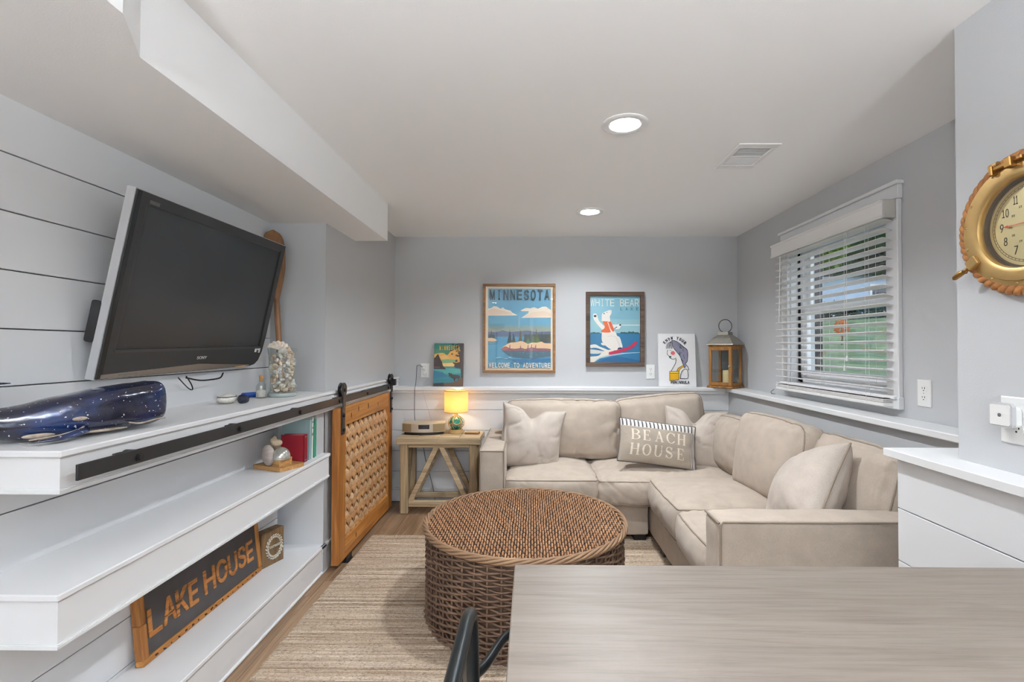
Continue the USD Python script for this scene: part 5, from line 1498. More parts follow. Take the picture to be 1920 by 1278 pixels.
part(fg, "conch", xf(snail(0.028, 0.058, 4), r=rot(200, (0.2, 1, 0)), t=(0.0, -0.012, 0.128)), mat("conch_tan", S(196, 176, 148), 0.5, var=(40.0, 0.3, (1, 1, 1))).GetPrim().GetName(), True)
sf = []
for a in range(5):
    an = a / 5 * 2 * PI + 0.3
    sf.append(tube([(0, 0, 0), (0.022 * math.cos(an), 0.004, 0.022 * math.sin(an)), (0.046 * math.cos(an), 0.010, 0.046 * math.sin(an))], [0.012, 0.0085, 0.003], 9))
part(fg, "starfish", xf(cat_(sf), r=rot(25, (0, 0, 1)), t=(-0.056, -0.005, 0.060)), "shell_4", True)


def book(name, label, y, th, h, depth, col, lean=0.0, x1=-1.125, page=True, band=None):
    t = thing(name, label, "book", (x1 - depth / 2, y + th / 2, 0.664), group=None)
    m = lambda a: xf(a, r=rot(lean, (1, 0, 0)))
    c = mat("cover_" + name + str(len(_used)), col, 0.55).GetPrim().GetName()
    part(t, "cover", m(cat_([bx(-depth / 2, depth / 2, -th / 2, -th / 2 + 0.002, 0, h), bx(-depth / 2, depth / 2, th / 2 - 0.002, th / 2, 0, h), bx(depth / 2 - 0.002, depth / 2 + 0.001, -th / 2, th / 2, 0, h)])), c, False)
    part(t, "pages", m(bx(-depth / 2 + 0.003, depth / 2 - 0.003, -th / 2 + 0.002, th / 2 - 0.002, 0.003, h - 0.004)), "shell_2", False)
    if band:
        sm = mat("spine_" + name + str(len(_used)), S(120, 128, 132), 0.6).GetPrim().GetName()
        for a, b in band:
            part(t, "spine_print", m(bx(depth / 2 + 0.0008, depth / 2 + 0.0016, -th / 2 * 0.7, th / 2 * 0.7, h * a, h * b)), sm, False)
    return t


book("hardback_book", "dark red hardback book behind the shell figurine", 2.396, 0.034, 0.136, 0.115, S(138, 16, 34), band=[(0.06, 0.09), (0.9, 0.93)])
book("paperback_book", "pale blue grey book just right of the red one", 2.448, 0.018, 0.205, 0.14, S(150, 176, 180), -2.0)
book("paperback_book", "white book with a patterned spine between two green books", 2.474, 0.017, 0.212, 0.14, S(212, 220, 212), -2.0, band=[(0.55, 0.62), (0.72, 0.76), (0.86, 0.9)])
book("paperback_book", "emerald green book second from the end of the shelf", 2.500, 0.016, 0.196, 0.135, S(62, 148, 118), -2.5)
book("paperback_book", "mint green book standing last against the end of the shelf", 2.528, 0.014, 0.186, 0.13, S(168, 204, 192), -1.5)
# ------------------------------------------------------------------ back wall: pictures, lantern, lamp, radio
wood("frame_oak", S(116, 78, 40), S(146, 102, 58), S(172, 126, 78), 0, 1.4, 0.45, 0.0003, 0.05)
wood("frame_barn", S(62, 46, 38), S(88, 68, 56), S(112, 92, 78), 0, 1.6, 0.75, 0.001, 0.15)


def picture_frame(t, W_, H_, fw, depth, ma, back=0.004):
    part(t, "frame_rail", bx(0, W_, 0, fw, 0, depth, 0.002), ma, False)
    part(t, "frame_rail", bx(0, W_, H_ - fw, H_, 0, depth, 0.002), ma, False)
    part(t, "frame_rail", bx(0, fw, fw + 0.0002, H_ - fw - 0.0002, 0, depth, 0.002), ma, False)
    part(t, "frame_rail", bx(W_ - fw, W_, fw + 0.0002, H_ - fw - 0.0002, 0, depth, 0.002), ma, False)


Zt = lambda z: np.array([[1, 0, 0, 0], [0, 1, 0, 0], [0, 0, 1, z], [0, 0, 0, 1.0]])
WALL = lambda x, z, y=3.9985: mat4((1, 0, 0), (0, 0, 1), (0, -1, 0), (x, y, z))


class Art(Print):
    """a print drawn in the pixels of a measured crop: (x right, y down) -> metres"""

    def __init__(self, x0, y1, sx, sy, step=0.00010):
        super().__init__(step)
        self.k = (x0, y1, sx, sy)

    def pt(self, pts):
        x0, y1, sx, sy = self.k
        return [((x - x0) * sx, (y1 - y) * sy) for x, y in pts]

    def poly(self, pts, col, clip=None, smooth=0):
        p = np.array(self.pt(pts))
        if smooth:
            p = bezier(np.vstack([p, p[:1]]), smooth)
        self.add(Polygon(p).buffer(0), col, clip)

    def line(self, pts, w, col, clip=None, smooth=0):
        p = np.array(self.pt(pts))
        if smooth:
            p = bezier(p, smooth)
        self.add(LineString(p).buffer(w * self.k[2] / 2, quad_segs=3), col, clip)

    def rect(self, a, b, c, d, col, clip=None):
        self.poly([(a, b), (c, b), (c, d), (a, d)], col, clip)

    def oval(self, cx, cy, rx, ry, col, clip=None, rot_=0):
        (x, y), = self.pt([(cx, cy)])
        e = affinity.scale(Point(0, 0).buffer(1, quad_segs=6), rx * self.k[2], ry * self.k[3])
        self.add(affinity.translate(affinity.rotate(e, rot_, origin=(0, 0)), x, y), col, clip)

    def text(self, s, x0, y0, x1, y1, col, bold=True, fill=0.8):
        a, b = self.pt([(x0, y1), (x1, y0)])
        g = spread_text(s, b[0] - a[0], b[1] - a[1], bold, fill) if fill else fit_text(s, b[0] - a[0], b[1] - a[1], bold)
        self.add(affinity.translate(g, *a), col)


pane("art_glass", (1, 1, 1), 0.3)
# MINNESOTA lake poster
W_, H_ = 0.597, 0.732
t = thing("lake_poster", "framed blue lake poster lettered MINNESOTA on the back wall", "poster", matrix=WALL(-0.396, 1.030))
picture_frame(t, W_, H_, 0.020, 0.024, "frame_oak")
part(t, "backing", bx(0.012, W_ - 0.012, 0.012, H_ - 0.012, 0.004, 0.010), "white_paint", False)
A = Art(45, 1230, W_ / 958, H_ / 1182)
A.rect(72, 70, 976, 1208, (236, 216, 188))
A.rect(112, 110, 942, 1168, (104, 168, 200))
cl = A.k
clip = Polygon(A.pt([(112, 110), (942, 110), (942, 1168), (112, 1168)]))
A.rect(112, 470, 515, 620, (96, 160, 188)); A.rect(548, 505, 942, 630, (96, 164, 194))
for k in range(5):
    A.rect(112, 590 + k * 20, 942, 612 + k * 20, [(110, 162, 180), (126, 160, 164), (140, 158, 148), (150, 160, 142), (150, 158, 148)][k])
A.poly([(112, 378), (150, 372), (185, 345), (230, 350), (275, 380), (310, 360), (335, 385), (410, 405), (430, 430), (500, 464), (500, 468), (112, 470)], (240, 226, 206), clip)
A.poly([(112, 400), (180, 372), (260, 395), (330, 410), (400, 430), (440, 458), (112, 462)], (232, 206, 182), clip)
A.poly([(540, 402), (600, 372), (640, 368), (665, 375), (720, 358), (770, 378), (830, 352), (880, 350), (942, 398), (942, 498), (550, 500), (640, 440), (650, 412), (560, 412)], (240, 226, 206), clip)
A.poly([(620, 470), (680, 430), (760, 420), (850, 410), (942, 440), (942, 486), (590, 490)], (234, 210, 186), clip)
A.rect(512, 470, 530, 630, (130, 176, 196))  # pale upright strip: a reflection in the glass, painted into the print
A.poly([(112, 690), (220, 690), (300, 668), (400, 690), (520, 680), (640, 670), (760, 690), (942, 680), (942, 760), (112, 760)], (90, 104, 136), clip)
A.rect(112, 752, 942, 1168, (72, 148, 186))
A.rect(112, 860, 330, 1168, (84, 156, 190))
g5 = np.random.default_rng(8)


def conifer(x, y0, h, w, col, lean=0):
    p = [(x, y0 - h)]
    n = max(5, int(h / 16))
    for s_ in (1, -1):
        side_ = []
        for k in range(n):
            f = (k + 1) / n
            side_ += [(x + s_ * w * f * g5.uniform(0.75, 1.1), y0 - h + h * f), (x + s_ * w * f * 0.5, y0 - h + h * f - 3)]
        p = p + side_ if s_ > 0 else p + side_[::-1]
    A.poly(p, col, clip)


for x, h, c in ((130, 70, (52, 74, 80)), (155, 110, (44, 66, 72)), (185, 85, (56, 78, 84)), (120, 60, (60, 80, 84))):
    conifer(x, 775, h, 34, c)
A.poly([(112, 770), (160, 768), (205, 780), (235, 805), (180, 815), (112, 812)], (232, 196, 158), clip)
A.poly([(112, 818), (225, 816), (190, 850), (130, 852)], (112, 150, 160), clip)
A.rect(590, 720, 942, 830, (52, 72, 58))
for x, h, w, c in ((400, 175, 42, (40, 58, 58)), (450, 140, 40, (48, 64, 58)), (380, 70, 22, (40, 56, 54)), (540, 180, 36, (92, 84, 52)), (600, 110, 34, (44, 62, 60)), (640, 90, 36, (60, 92, 50)), (675, 185, 30, (34, 50, 62)), (715, 110, 36, (72, 108, 52)), (750, 190, 34, (84, 84, 48)), (790, 130, 36, (48, 66, 54)), (825, 165, 32, (40, 52, 60)), (870, 140, 40, (52, 58, 58)), (915, 150, 36, (70, 72, 56)), (770, 80, 46, (78, 118, 56)), (640, 60, 50, (74, 112, 52))):
    conifer(x, 835, h, w, c)
A.poly([(290, 925), (300, 895), (350, 860), (410, 830), (480, 826), (545, 808), (585, 818), (640, 850), (700, 828), (760, 832), (820, 815), (860, 838), (942, 842), (942, 935), (600, 945), (330, 940)], (236, 196, 152), clip)
A.poly([(290, 925), (320, 890), (380, 905), (470, 912), (560, 900), (600, 915), (690, 892), (760, 905), (860, 905), (942, 915), (942, 940), (600, 948), (330, 942)], (138, 84, 100), clip)
A.poly([(290, 925), (300, 898), (345, 880), (400, 905), (350, 930)], (172, 92, 90), clip)
for x, y in ((400, 860), (540, 870), (640, 860), (685, 850), (740, 860)):
    A.poly([(x, y), (x + 8, y), (x + 4, y + 55), (x - 8, y + 50)], (110, 64, 78), clip)
A.poly([(300, 940), (942, 942), (942, 1010), (700, 1045), (500, 1030), (380, 1000)], (66, 104, 124), clip)
for k in range(60):
    x, y = g5.uniform(360, 930), g5.uniform(950, 1150)
    w = g5.uniform(10, 34)
    A.poly([(x, y), (x + w * 0.5, y - 3), (x + w, y), (x + w * 0.5, y + 4)], [(120, 150, 160), (44, 92, 132), (60, 120, 158), (150, 168, 170)][k % 4], clip)
A.poly([(430, 1050), (942, 1040), (942, 1100), (500, 1100)], (52, 112, 152), clip)
for x, y in ((205, 1035), (240, 1030), (320, 1042), (370, 1030)):
    A.poly([(x, y), (x + 30, y - 8), (x + 60, y), (x + 30, y + 5)], (150, 190, 206), clip)
A.text("MINNESOTA", 122, 128, 936, 264, (40, 66, 78), True, 0.72)
A.text("WELCOME TO ADVENTURE", 120, 1098, 940, 1164, (224, 224, 214), True, 0.78)
A.done(t, "print", "print", T=Zt(0.0102))
part(t, "glazing", bx(0.019, W_ - 0.019, 0.019, H_ - 0.019, 0.0175, 0.0190), "art_glass", False)

# WHITE BEAR LAKE poster
W_, H_ = 0.478, 0.612
t = thing("bear_poster", "poster of a white bear water skiing in a dark rustic frame", "poster", matrix=WALL(0.452, 1.084))
picture_frame(t, W_, H_, 0.033, 0.030, "frame_barn")
part(t, "backing", bx(0.02, W_ - 0.02, 0.02, H_ - 0.02, 0.004, 0.008), "white_paint", False)
A = Art(33, 1210, W_ / 907, H_ / 1155)
clip = Polygon(A.pt([(94, 112), (878, 112), (878, 1152), (94, 1152)]))
A.rect(94, 112, 878, 1152, (134, 186, 204))
A.rect(94, 480, 878, 700, (150, 194, 204))
A.rect(94, 695, 878, 1152, (50, 124, 168))
for x0_, x1_, h_ in ((100, 260, 18), (560, 870, 22), (680, 800, 34), (570, 660, 26), (130, 190, 26)):
    A.poly([(x0_, 700), (x0_ + 20, 700 - h_), ((x0_ + x1_) / 2, 700 - h_ * 0.7), (x1_ - 20, 700 - h_), (x1_, 704)], (52, 100, 104), clip)
A.rect(440, 560, 872, 580, (206, 224, 226), clip)
A.poly([(94, 880), (180, 870), (250, 905), (340, 940), (420, 985), (300, 1000), (94, 960)], (232, 226, 214), clip, 6)
A.poly([(94, 930), (200, 925), (330, 975), (360, 990), (94, 990)], (46, 112, 158), clip, 6)
A.poly([(94, 945), (220, 960), (340, 985), (300, 1010), (94, 1010)], (214, 218, 210), clip, 6)
A.poly([(94, 1040), (300, 1000), (500, 1000), (878, 985), (878, 1152), (94, 1152)], (50, 126, 172), clip)
A.poly([(94, 1060), (230, 1045), (300, 980), (420, 950), (470, 960), (430, 1030), (300, 1065), (200, 1120), (150, 1152), (94, 1152)], (236, 230, 214), clip, 6)
A.poly([(380, 1035), (600, 1000), (878, 988), (878, 998), (650, 1015), (420, 1050), (250, 1090), (160, 1150), (150, 1145), (240, 1075)], (170, 206, 220), clip)
A.poly([(300, 1100), (520, 1050), (878, 1120), (878, 1152), (200, 1152)], (38, 108, 158), clip)
bear = (236, 230, 222)
A.poly([(150, 395), (190, 390), (212, 430), (235, 500), (290, 560), (340, 600), (320, 655), (270, 625), (200, 545), (152, 470), (145, 420)], bear, clip, 6)
A.oval(176, 430, 22, 17, (40, 40, 46), clip)
A.poly([(280, 510), (282, 410), (310, 375), (360, 350), (410, 335), (435, 350), (425, 400), (405, 440), (404, 520)], bear, clip, 4)
A.oval(316, 392, 10, 9, (40, 44, 60), clip); A.oval(360, 372, 9, 6, (120, 130, 140), clip)
A.poly([(400, 345), (432, 346), (436, 372), (418, 380)], (222, 226, 226), clip)
A.poly([(285, 640), (440, 640), (500, 690), (520, 735), (560, 760), (590, 850), (600, 920), (520, 960), (430, 950), (330, 880), (280, 800)], bear, clip, 6)
A.poly([(270, 845), (300, 850), (340, 880), (300, 885), (272, 868)], bear, clip, 4)
A.line([(370, 750), (440, 738), (500, 760), (545, 860), (560, 910)], 6, (206, 198, 190), clip, 6)
A.poly([(440, 560), (500, 562), (570, 555), (580, 580), (555, 625), (510, 635), (470, 625)], (236, 236, 234), clip, 5)
A.oval(568, 568, 16, 13, (40, 44, 52), clip); A.line([(480, 625), (515, 600)], 14, (92, 110, 124), clip)
A.poly([(295, 510), (390, 520), (410, 600), (420, 680), (280, 680), (282, 650), (320, 620), (325, 580)], (228, 108, 62), clip, 3)
A.poly([(395, 515), (425, 525), (470, 630), (468, 668), (440, 660), (410, 590)], (224, 102, 58), clip, 3)
A.line([(345, 520), (420, 678)], 9, (236, 226, 214), clip) if False else A.line([(375, 530), (425, 670)], 10, (240, 230, 218), clip)
A.poly([(390, 990), (600, 935), (720, 890), (790, 830), (825, 825), (830, 850), (770, 915), (640, 975), (410, 1030)], (204, 46, 84), clip, 4)
A.poly([(520, 950), (540, 920), (580, 915), (600, 930), (560, 945)], (44, 62, 104), clip)
A.text("WHITE BEAR", 98, 168, 866, 278, (222, 228, 218), False, 0.86)
A.text("LAKE", 545, 296, 874, 340, (74, 140, 156), True, 0.40)
A.done(t, "print", "print", T=Zt(0.0082))
part(t, "glazing", bx(0.031, W_ - 0.031, 0.031, H_ - 0.031, 0.016, 0.0175), "art_glass", False)

# moose picture on a board
lean = 0.13
t = thing("moose_picture", "small unframed picture of a moose at a lake, leaning above the lamp", "picture", matrix=mat4((1, 0, 0), (0, math.sin(lean), math.cos(lean)), (0, -math.cos(lean), math.sin(lean)), (-0.795, 3.935, 0.9215)))
W_, H_ = 0.240, 0.352
part(t, "board", bx(0, W_, 0, H_, -0.016, -0.0002, 0.001), mat("board_edge", S(66, 58, 50), 0.7).GetPrim().GetName(), False)
A = Art(95, 1130, W_ / 675, H_ / 1018)
clip = Polygon(A.pt([(95, 112), (770, 112), (770, 1130), (95, 1130)]))
A.rect(95, 112, 770, 1130, (40, 116, 104))
A.rect(95, 250, 770, 360, (64, 124, 96))
A.poly([(95, 370), (200, 350), (300, 345), (400, 390), (480, 300), (620, 270), (770, 300), (770, 640), (95, 640)], (218, 168, 88), clip, 5)
A.poly([(230, 430), (330, 400), (420, 440), (470, 500), (300, 500)], (226, 184, 112), clip, 5)
A.poly([(260, 510), (420, 490), (600, 520), (540, 570), (300, 580)], (118, 160, 118), clip, 5)
A.poly([(280, 600), (500, 580), (770, 600), (770, 660), (280, 660)], (224, 186, 116), clip)
A.rect(95, 665, 770, 1060, (52, 130, 140))
A.poly([(95, 720), (400, 700), (770, 730), (770, 820), (95, 860)], (78, 156, 156), clip)
A.poly([(95, 760), (300, 800), (420, 900), (95, 960)], (44, 112, 140), clip)
A.rect(95, 960, 770, 1050, (46, 120, 134), clip)
dk = (44, 30, 28)
A.poly([(95, 470), (120, 450), (170, 380), (190, 375), (230, 470), (280, 560), (300, 640), (340, 690), (380, 735), (250, 728), (95, 722)], dk, clip)
A.rect(95, 672, 230, 694, (120, 70, 60), clip)
for k in range(14):
    A.oval(g5.uniform(480, 760), g5.uniform(120, 640), g5.uniform(24, 60), g5.uniform(12, 26), (36, 30, 26), clip, g5.uniform(-30, 30))
for k in range(10):
    A.oval(g5.uniform(440, 720), g5.uniform(260, 540), g5.uniform(14, 34), g5.uniform(8, 16), (206, 156, 72), clip, g5.uniform(-30, 30))
A.poly([(560, 660), (600, 580), (700, 560), (770, 600), (770, 720), (600, 700)], dk, clip)
A.poly([(640, 112), (770, 112), (770, 980), (735, 980), (715, 720), (690, 520), (655, 320), (700, 300), (690, 200)], (48, 34, 28), clip)
A.poly([(430, 830), (470, 810), (480, 840), (520, 820), (510, 850), (560, 860), (640, 865), (700, 880), (720, 930), (690, 940), (690, 1010), (670, 1010), (664, 950), (600, 950), (590, 1020), (570, 1020), (560, 950), (520, 930), (470, 890), (440, 905), (455, 865)], dk, clip)
A.poly([(560, 1040), (640, 1000), (740, 940), (770, 930), (770, 1130), (95, 1130), (95, 1080), (300, 1060)], (92, 60, 36), clip)
A.poly([(95, 1060), (330, 1050), (340, 1130), (95, 1130)], (34, 26, 26), clip)
A.text("MINNESOTA", 205, 165, 690, 275, (222, 180, 84), True, 0.62)
A.done(t, "print", "print", T=Zt(0.0))

# white canvas with the drawn woman
lean = 0.09
t = thing("canvas_print", "white canvas with a line drawing of a woman, propped beside the lantern", "canvas", matrix=mat4((1, 0, 0), (0, math.sin(lean), math.cos(lean)), (0, -math.cos(lean), math.sin(lean)), (1.040, 3.940, 0.9215)))
W_, H_ = 0.304, 0.432
part(t, "canvas", bx(0, W_, 0, H_, -0.020, -0.0002, 0.002), mat("canvas_white", S(236, 235, 236), 0.8, bump=(700.0, 0.0003, (1, 1, 1))).GetPrim().GetName(), False)
A = Art(112, 1170, W_ / 745, H_ / 1072)
clip = Polygon(A.pt([(106, 97), (860, 97), (860, 1172), (106, 1172)]))
ink = (52, 52, 62)
A.poly([(300, 420), (285, 500), (300, 530), (330, 560), (355, 590), (410, 612), (460, 590), (470, 640), (450, 700), (370, 850), (520, 860), (700, 1005), (710, 850), (620, 700), (560, 560), (450, 430), (380, 300)], (238, 236, 232), clip, 4)
A.oval(402, 490, 50, 46, (232, 178, 176), clip); A.oval(402, 488, 34, 32, (208, 84, 100), clip); A.oval(406, 490, 12, 12, (226, 140, 140), clip)
A.poly([(385, 235), (450, 240), (530, 285), (620, 365), (690, 440), (685, 640), (640, 700), (660, 760), (620, 790), (590, 700), (560, 620), (545, 560), (480, 470), (440, 420), (400, 350)], (138, 138, 158), clip, 4)
for k in range(34):
    x, y = g5.uniform(440, 680), g5.uniform(280, 760)
    A.line([(x, y), (x + g5.uniform(-18, 22), y + g5.uniform(8, 34)), (x + g5.uniform(-6, 26), y + g5.uniform(26, 50))], 5, ink, Polygon(A.pt([(385, 235), (450, 240), (530, 285), (620, 365), (690, 440), (685, 640), (640, 700), (660, 760), (620, 790), (590, 700), (560, 620), (545, 560), (480, 470), (440, 420), (400, 350)])).buffer(0), 4)
A.poly([(270, 410), (265, 360), (300, 280), (370, 250), (385, 300), (400, 390), (370, 400), (350, 330), (330, 400), (310, 380)], (172, 170, 178), clip, 4)
for x in (300, 330, 352, 378):
    A.line([(370 + (x - 340) * 0.2, 262), (x, 320), (x + 4, 395)], 6, ink, clip, 5)
A.line([(385, 235), (450, 240), (530, 285), (620, 365), (692, 440), (686, 640), (640, 702)], 8, ink, clip, 5)
A.line([(385, 240), (410, 370), (480, 470), (545, 560), (590, 700), (625, 790)], 7, ink, clip, 5)
A.line([(300, 430), (288, 500), (318, 545), (335, 555), (330, 580), (365, 602), (410, 615), (462, 590)], 6, ink, clip, 5)
A.line([(462, 610), (450, 690), (400, 780), (355, 855)], 7, ink, clip, 5)
A.line([(335, 440), (355, 432), (370, 440)], 7, (80, 150, 130), clip, 4); A.oval(350, 565, 18, 14, (44, 92, 88), clip)
A.poly([(330, 860), (510, 865), (500, 1025), (325, 1045)], (226, 172, 40), clip); A.poly([(330, 862), (512, 866), (508, 895), (328, 900)], (238, 200, 80), clip)
A.poly([(470, 855), (500, 800), (590, 740), (600, 765), (530, 810), (500, 865)], (226, 172, 40), clip)
for ln in ([(328, 860), (512, 865), (502, 1028), (324, 1048), (328, 860)], [(328, 900), (508, 896)], [(468, 856), (500, 795), (592, 738)], [(500, 862), (530, 815), (600, 766)]):
    A.line(ln, 7, (84, 62, 40), clip)
A.line([(640, 700), (690, 770), (712, 840)], 7, ink, clip, 5)
A.line([(530, 1005), (560, 880), (620, 820), (680, 835), (692, 960), (660, 1005), (530, 1005)], 7, ink, clip, 4)


def arc_text(s, cx, cy, r, a0_, a1_, h, flip=False):
    for k, c_ in enumerate(s):
        if c_ == " ":
            continue
        a = a0_ + (a1_ - a0_) * k / (len(s) - 1)
        g = fit_text(c_, 36 * A.k[2], h * A.k[3], True)
        g = affinity.translate(g, -18 * A.k[2], -h * A.k[3] / 2)
        g = affinity.rotate(g, (-a if not flip else a), origin=(0, 0))
        (x, y), = A.pt([(cx + r * math.sin(math.radians(a)), cy - (r if not flip else -r) * math.cos(math.radians(a)))])
        A.add(affinity.translate(g, x, y), ink)


arc_text("KNOW YOUR", 440, 445, 262, -50, 52, 62)
A.text("PENINSULA", 338, 1052, 715, 1108, ink, True, 0.8)
A.done(t, "print", "matte_print", T=Zt(0.0))

# lantern with candle in the corner
wood("lantern_wood", S(128, 84, 36), S(162, 112, 56), S(190, 138, 78), 2, 1.5, 0.5, 0.0004, 0.06)
mat("galvanized", S(168, 164, 154), 0.42, 0.75, var=(18.0, 0.16, (1, 1, 1)))
LO = np.array([1.552, 3.868 + 0.012, 0.9215])
ln_ = thing("wooden_lantern", "wooden lantern with a galvanized metal roof and ring handle on the corner ledge", "lantern", LO, math.radians(43))
q = 0.093
part(ln_, "base_plate", bx(-q - 0.012, q + 0.012, -q - 0.012, q + 0.012, 0.0, 0.016, 0.004), "lantern_wood", False)
part(ln_, "top_plate", bx(-q - 0.004, q + 0.004, -q - 0.004, q + 0.004, 0.326, 0.340, 0.003), "lantern_wood", False)
for sx in (-1, 1):
    for sy in (-1, 1):
        part(ln_, "corner_post", bx(sx * q, sx * (q - 0.020), sy * q, sy * (q - 0.020), 0.016, 0.326, 0.002), "lantern_wood", False)
for k in range(4):
    R_ = rot(90 * k, (0, 0, 1))
    part(ln_, "side_rail", xf(bx(-q + 0.0202, q - 0.0202, -q + 0.001, -q + 0.016, 0.016, 0.040, 0.002), r=R_), "lantern_wood", False)
    part(ln_, "side_rail", xf(bx(-q + 0.0202, q - 0.0202, -q + 0.001, -q + 0.016, 0.302, 0.326, 0.002), r=R_), "lantern_wood", False)
    part(ln_, "pane", xf(bx(-q + 0.018, q - 0.018, -q + 0.007, -q + 0.009, 0.038, 0.304), r=R_), "thin_glass", False)
# door on the left-hand face
dq = part(ln_, "door_frame", cat_([bx(-q - 0.004, -q + 0.008 - 0.0, -q + 0.003, -q + 0.024, 0.02, 0.322, 0.002), bx(-q - 0.004, -q + 0.008, q - 0.024, q - 0.003, 0.02, 0.322, 0.002), bx(-q - 0.004, -q + 0.008, -q + 0.0242, q - 0.0242, 0.02, 0.046, 0.002), bx(-q - 0.004, -q + 0.008, -q + 0.0242, q - 0.0242, 0.296, 0.322, 0.002)]), "lantern_wood", False)
part(dq, "knob", xf(trimesh.creation.icosphere(2, 0.0085), t=(-q - 0.010, -q + 0.014, 0.172)), "galvanized", True)
ro = []
sections = [(q + 0.018, 0.340), (q + 0.016, 0.346), (q + 0.0, 0.366), (q - 0.022, 0.394), (q - 0.044, 0.412), (0.042, 0.418), (0.040, 0.442), (0.0, 0.444)]
V, F = [], []
for w, z in sections:
    V += [(-w, -w, z), (w, -w, z), (w, w, z), (-w, w, z)]
for k in range(len(sections) - 1):
    for j in range(4):
        a, b = k * 4 + j, k * 4 + (j + 1) % 4
        F += [(a, b, b + 4), (a, b + 4, a + 4)]
part(ln_, "roof", trimesh.Trimesh(np.array(V, float), np.array(F), process=False), "galvanized", False)
ra = np.linspace(0, 2 * PI, 40)[:-1]
part(ln_, "ring_handle", tube(np.stack([0.052 * np.cos(ra) * math.cos(-0.75), 0.052 * np.cos(ra) * math.sin(-0.75), 0.490 + 0.052 * np.sin(ra)], 1), 0.0034, 8, True), mat("ring_steel", S(112, 110, 106), 0.3, 0.9).GetPrim().GetName(), True)
cd = single("pillar_candle", "ivory pillar candle standing inside the wooden lantern", "candle", xf(cat_([lathe([(0, 0), (0.036, 0), (0.0365, 0.004), (0.0365, 0.118), (0.034, 0.122), (0.024, 0.114), (0, 0.112)], 32), tube([(0, 0, 0.11), (0.001, 0, 0.126)], 0.0012, 6)]), t=LO + [0.014, -0.006, 0.0162]), mat("candle_wax", S(236, 218, 168), 0.5, subsurface_weight=0.0).GetPrim().GetName(), 40)

# table lamp
mat("rope_tan", S(190, 158, 108), 0.9, bump=(400.0, 0.0008, (1, 1, 1)))
usdkit.material(stage, "/World/Looks/mosaic_glass", {"tc": ("texture_coordinate", {}), "v": ("voronoi_texture", {"scale": 62.0}), "sp": ("separate_color", {}), "r": ("rgb_ramp", {"ramp": [(0.0, S(20, 92, 84)), (0.3, S(40, 140, 112)), (0.55, S(60, 168, 136)), (0.72, S(28, 108, 122)), (0.86, S(150, 190, 150)), (1.0, S(170, 120, 120))]}), "e": ("voronoi_texture", {"scale": 62.0, "feature": "distance_to_edge"}), "bp": ("bump", {"distance": 0.002}), "p": ("principled_bsdf", {"roughness": 0.12, "coat_weight": 0.5})},
                [("tc.object", "v.vector"), ("tc.object", "e.vector"), ("v.color", "sp.color"), ("sp.r", "r.fac"), ("r.color", "p.base_color"), ("e.distance", "bp.height"), ("bp.normal", "p.normal")], surface="p.BSDF")
usdkit.material(stage, "/World/Looks/lamp_shade", {"tc": ("texture_coordinate", {}), "n": ("noise_texture", {"scale": 400.0}), "bp": ("bump", {"distance": 0.0003}), "d": ("principled_bsdf", {"base_color": S(236, 216, 178), "roughness": 0.9}), "t": ("translucent_bsdf", {"color": S(252, 226, 172)}), "m": ("mix_closure", {"fac": 0.62})},
                [("tc.object", "n.vector"), ("n.fac", "bp.height"), ("bp.normal", "d.normal"), ("d.BSDF", "m.closure1"), ("t.BSDF", "m.closure2")], surface="m.closure")
TO = np.array([-0.582, 3.772, 0.572])
lp = thing("table_lamp", "small lit lamp with a cream drum shade and a green mosaic glass ball base", "lamp", TO)
part(lp, "base_disc", lathe([(0, 0), (0.056, 0), (0.058, 0.003), (0.058, 0.016), (0.052, 0.020), (0, 0.020)], 40), "rope_tan", 30)
for k, (r_, z_) in enumerate(((0.050, 0.0225), (0.040, 0.0245))):
    part(lp, "rope_coil", tube([(r_ * math.cos(a), r_ * math.sin(a), z_) for a in np.linspace(0, 2 * PI, 40)[:-1]], 0.0055, 7, True), "rope_tan", True)
part(lp, "glass_ball", xf(trimesh.creation.icosphere(4, 0.053), t=(0, 0, 0.078)), "mosaic_glass", True)
for k in range(6):
    a = k / 6 * PI * 2 + 0.26
    pts = [(0.0565 * math.cos(f) * math.cos(a), 0.0565 * math.cos(f) * math.sin(a), 0.078 + 0.0565 * math.sin(f)) for f in np.linspace(-1.2, 1.25, 22)]
    pts = [(x * (1 + 0.10 * math.sin(f_ * 3)), y * (1 + 0.10 * math.sin(f_ * 3)), z) for (x, y, z), f_ in zip(pts, np.linspace(0, 1, 22))]
    part(lp, "rope_net", tube(pts, 0.0032, 6), "rope_tan", True)
part(lp, "rope_net", tube([(0.059 * math.cos(a), 0.059 * math.sin(a), 0.078 + 0.008 * math.sin(6 * a)) for a in np.linspace(0, 2 * PI, 50)[:-1]], 0.0036, 6, True), "rope_tan", True)
part(lp, "neck", lathe([(0.022, 0.124), (0.019, 0.134), (0.012, 0.140), (0.012, 0.20), (0.0, 0.20)], 24), "rope_tan", True)
sh = cat_([lathe([(0.0895, 0.163), (0.0895, 0.331)], 56), lathe([(0.0885, 0.331), (0.0885, 0.163)], 56)])
part(lp, "shade", lathe([(0.0880, 0.1632), (0.0905, 0.1632), (0.0905, 0.331), (0.0880, 0.331), (0.0880, 0.1632)], 56), "lamp_shade", 40)
for z_ in (0.165, 0.3295):
    part(lp, "shade_trim", tube([(0.0903 * math.cos(a), 0.0903 * math.sin(a), z_) for a in np.linspace(0, 2 * PI, 56)[:-1]], 0.0022, 6, True), "rope_tan", True)
part(lp, "bulb", xf(trimesh.creation.icosphere(3, 0.024), t=(0, 0, 0.232)), emit("bulb_glow", (1.0, 0.80, 0.56), 60.0).GetPrim().GetName(), True)

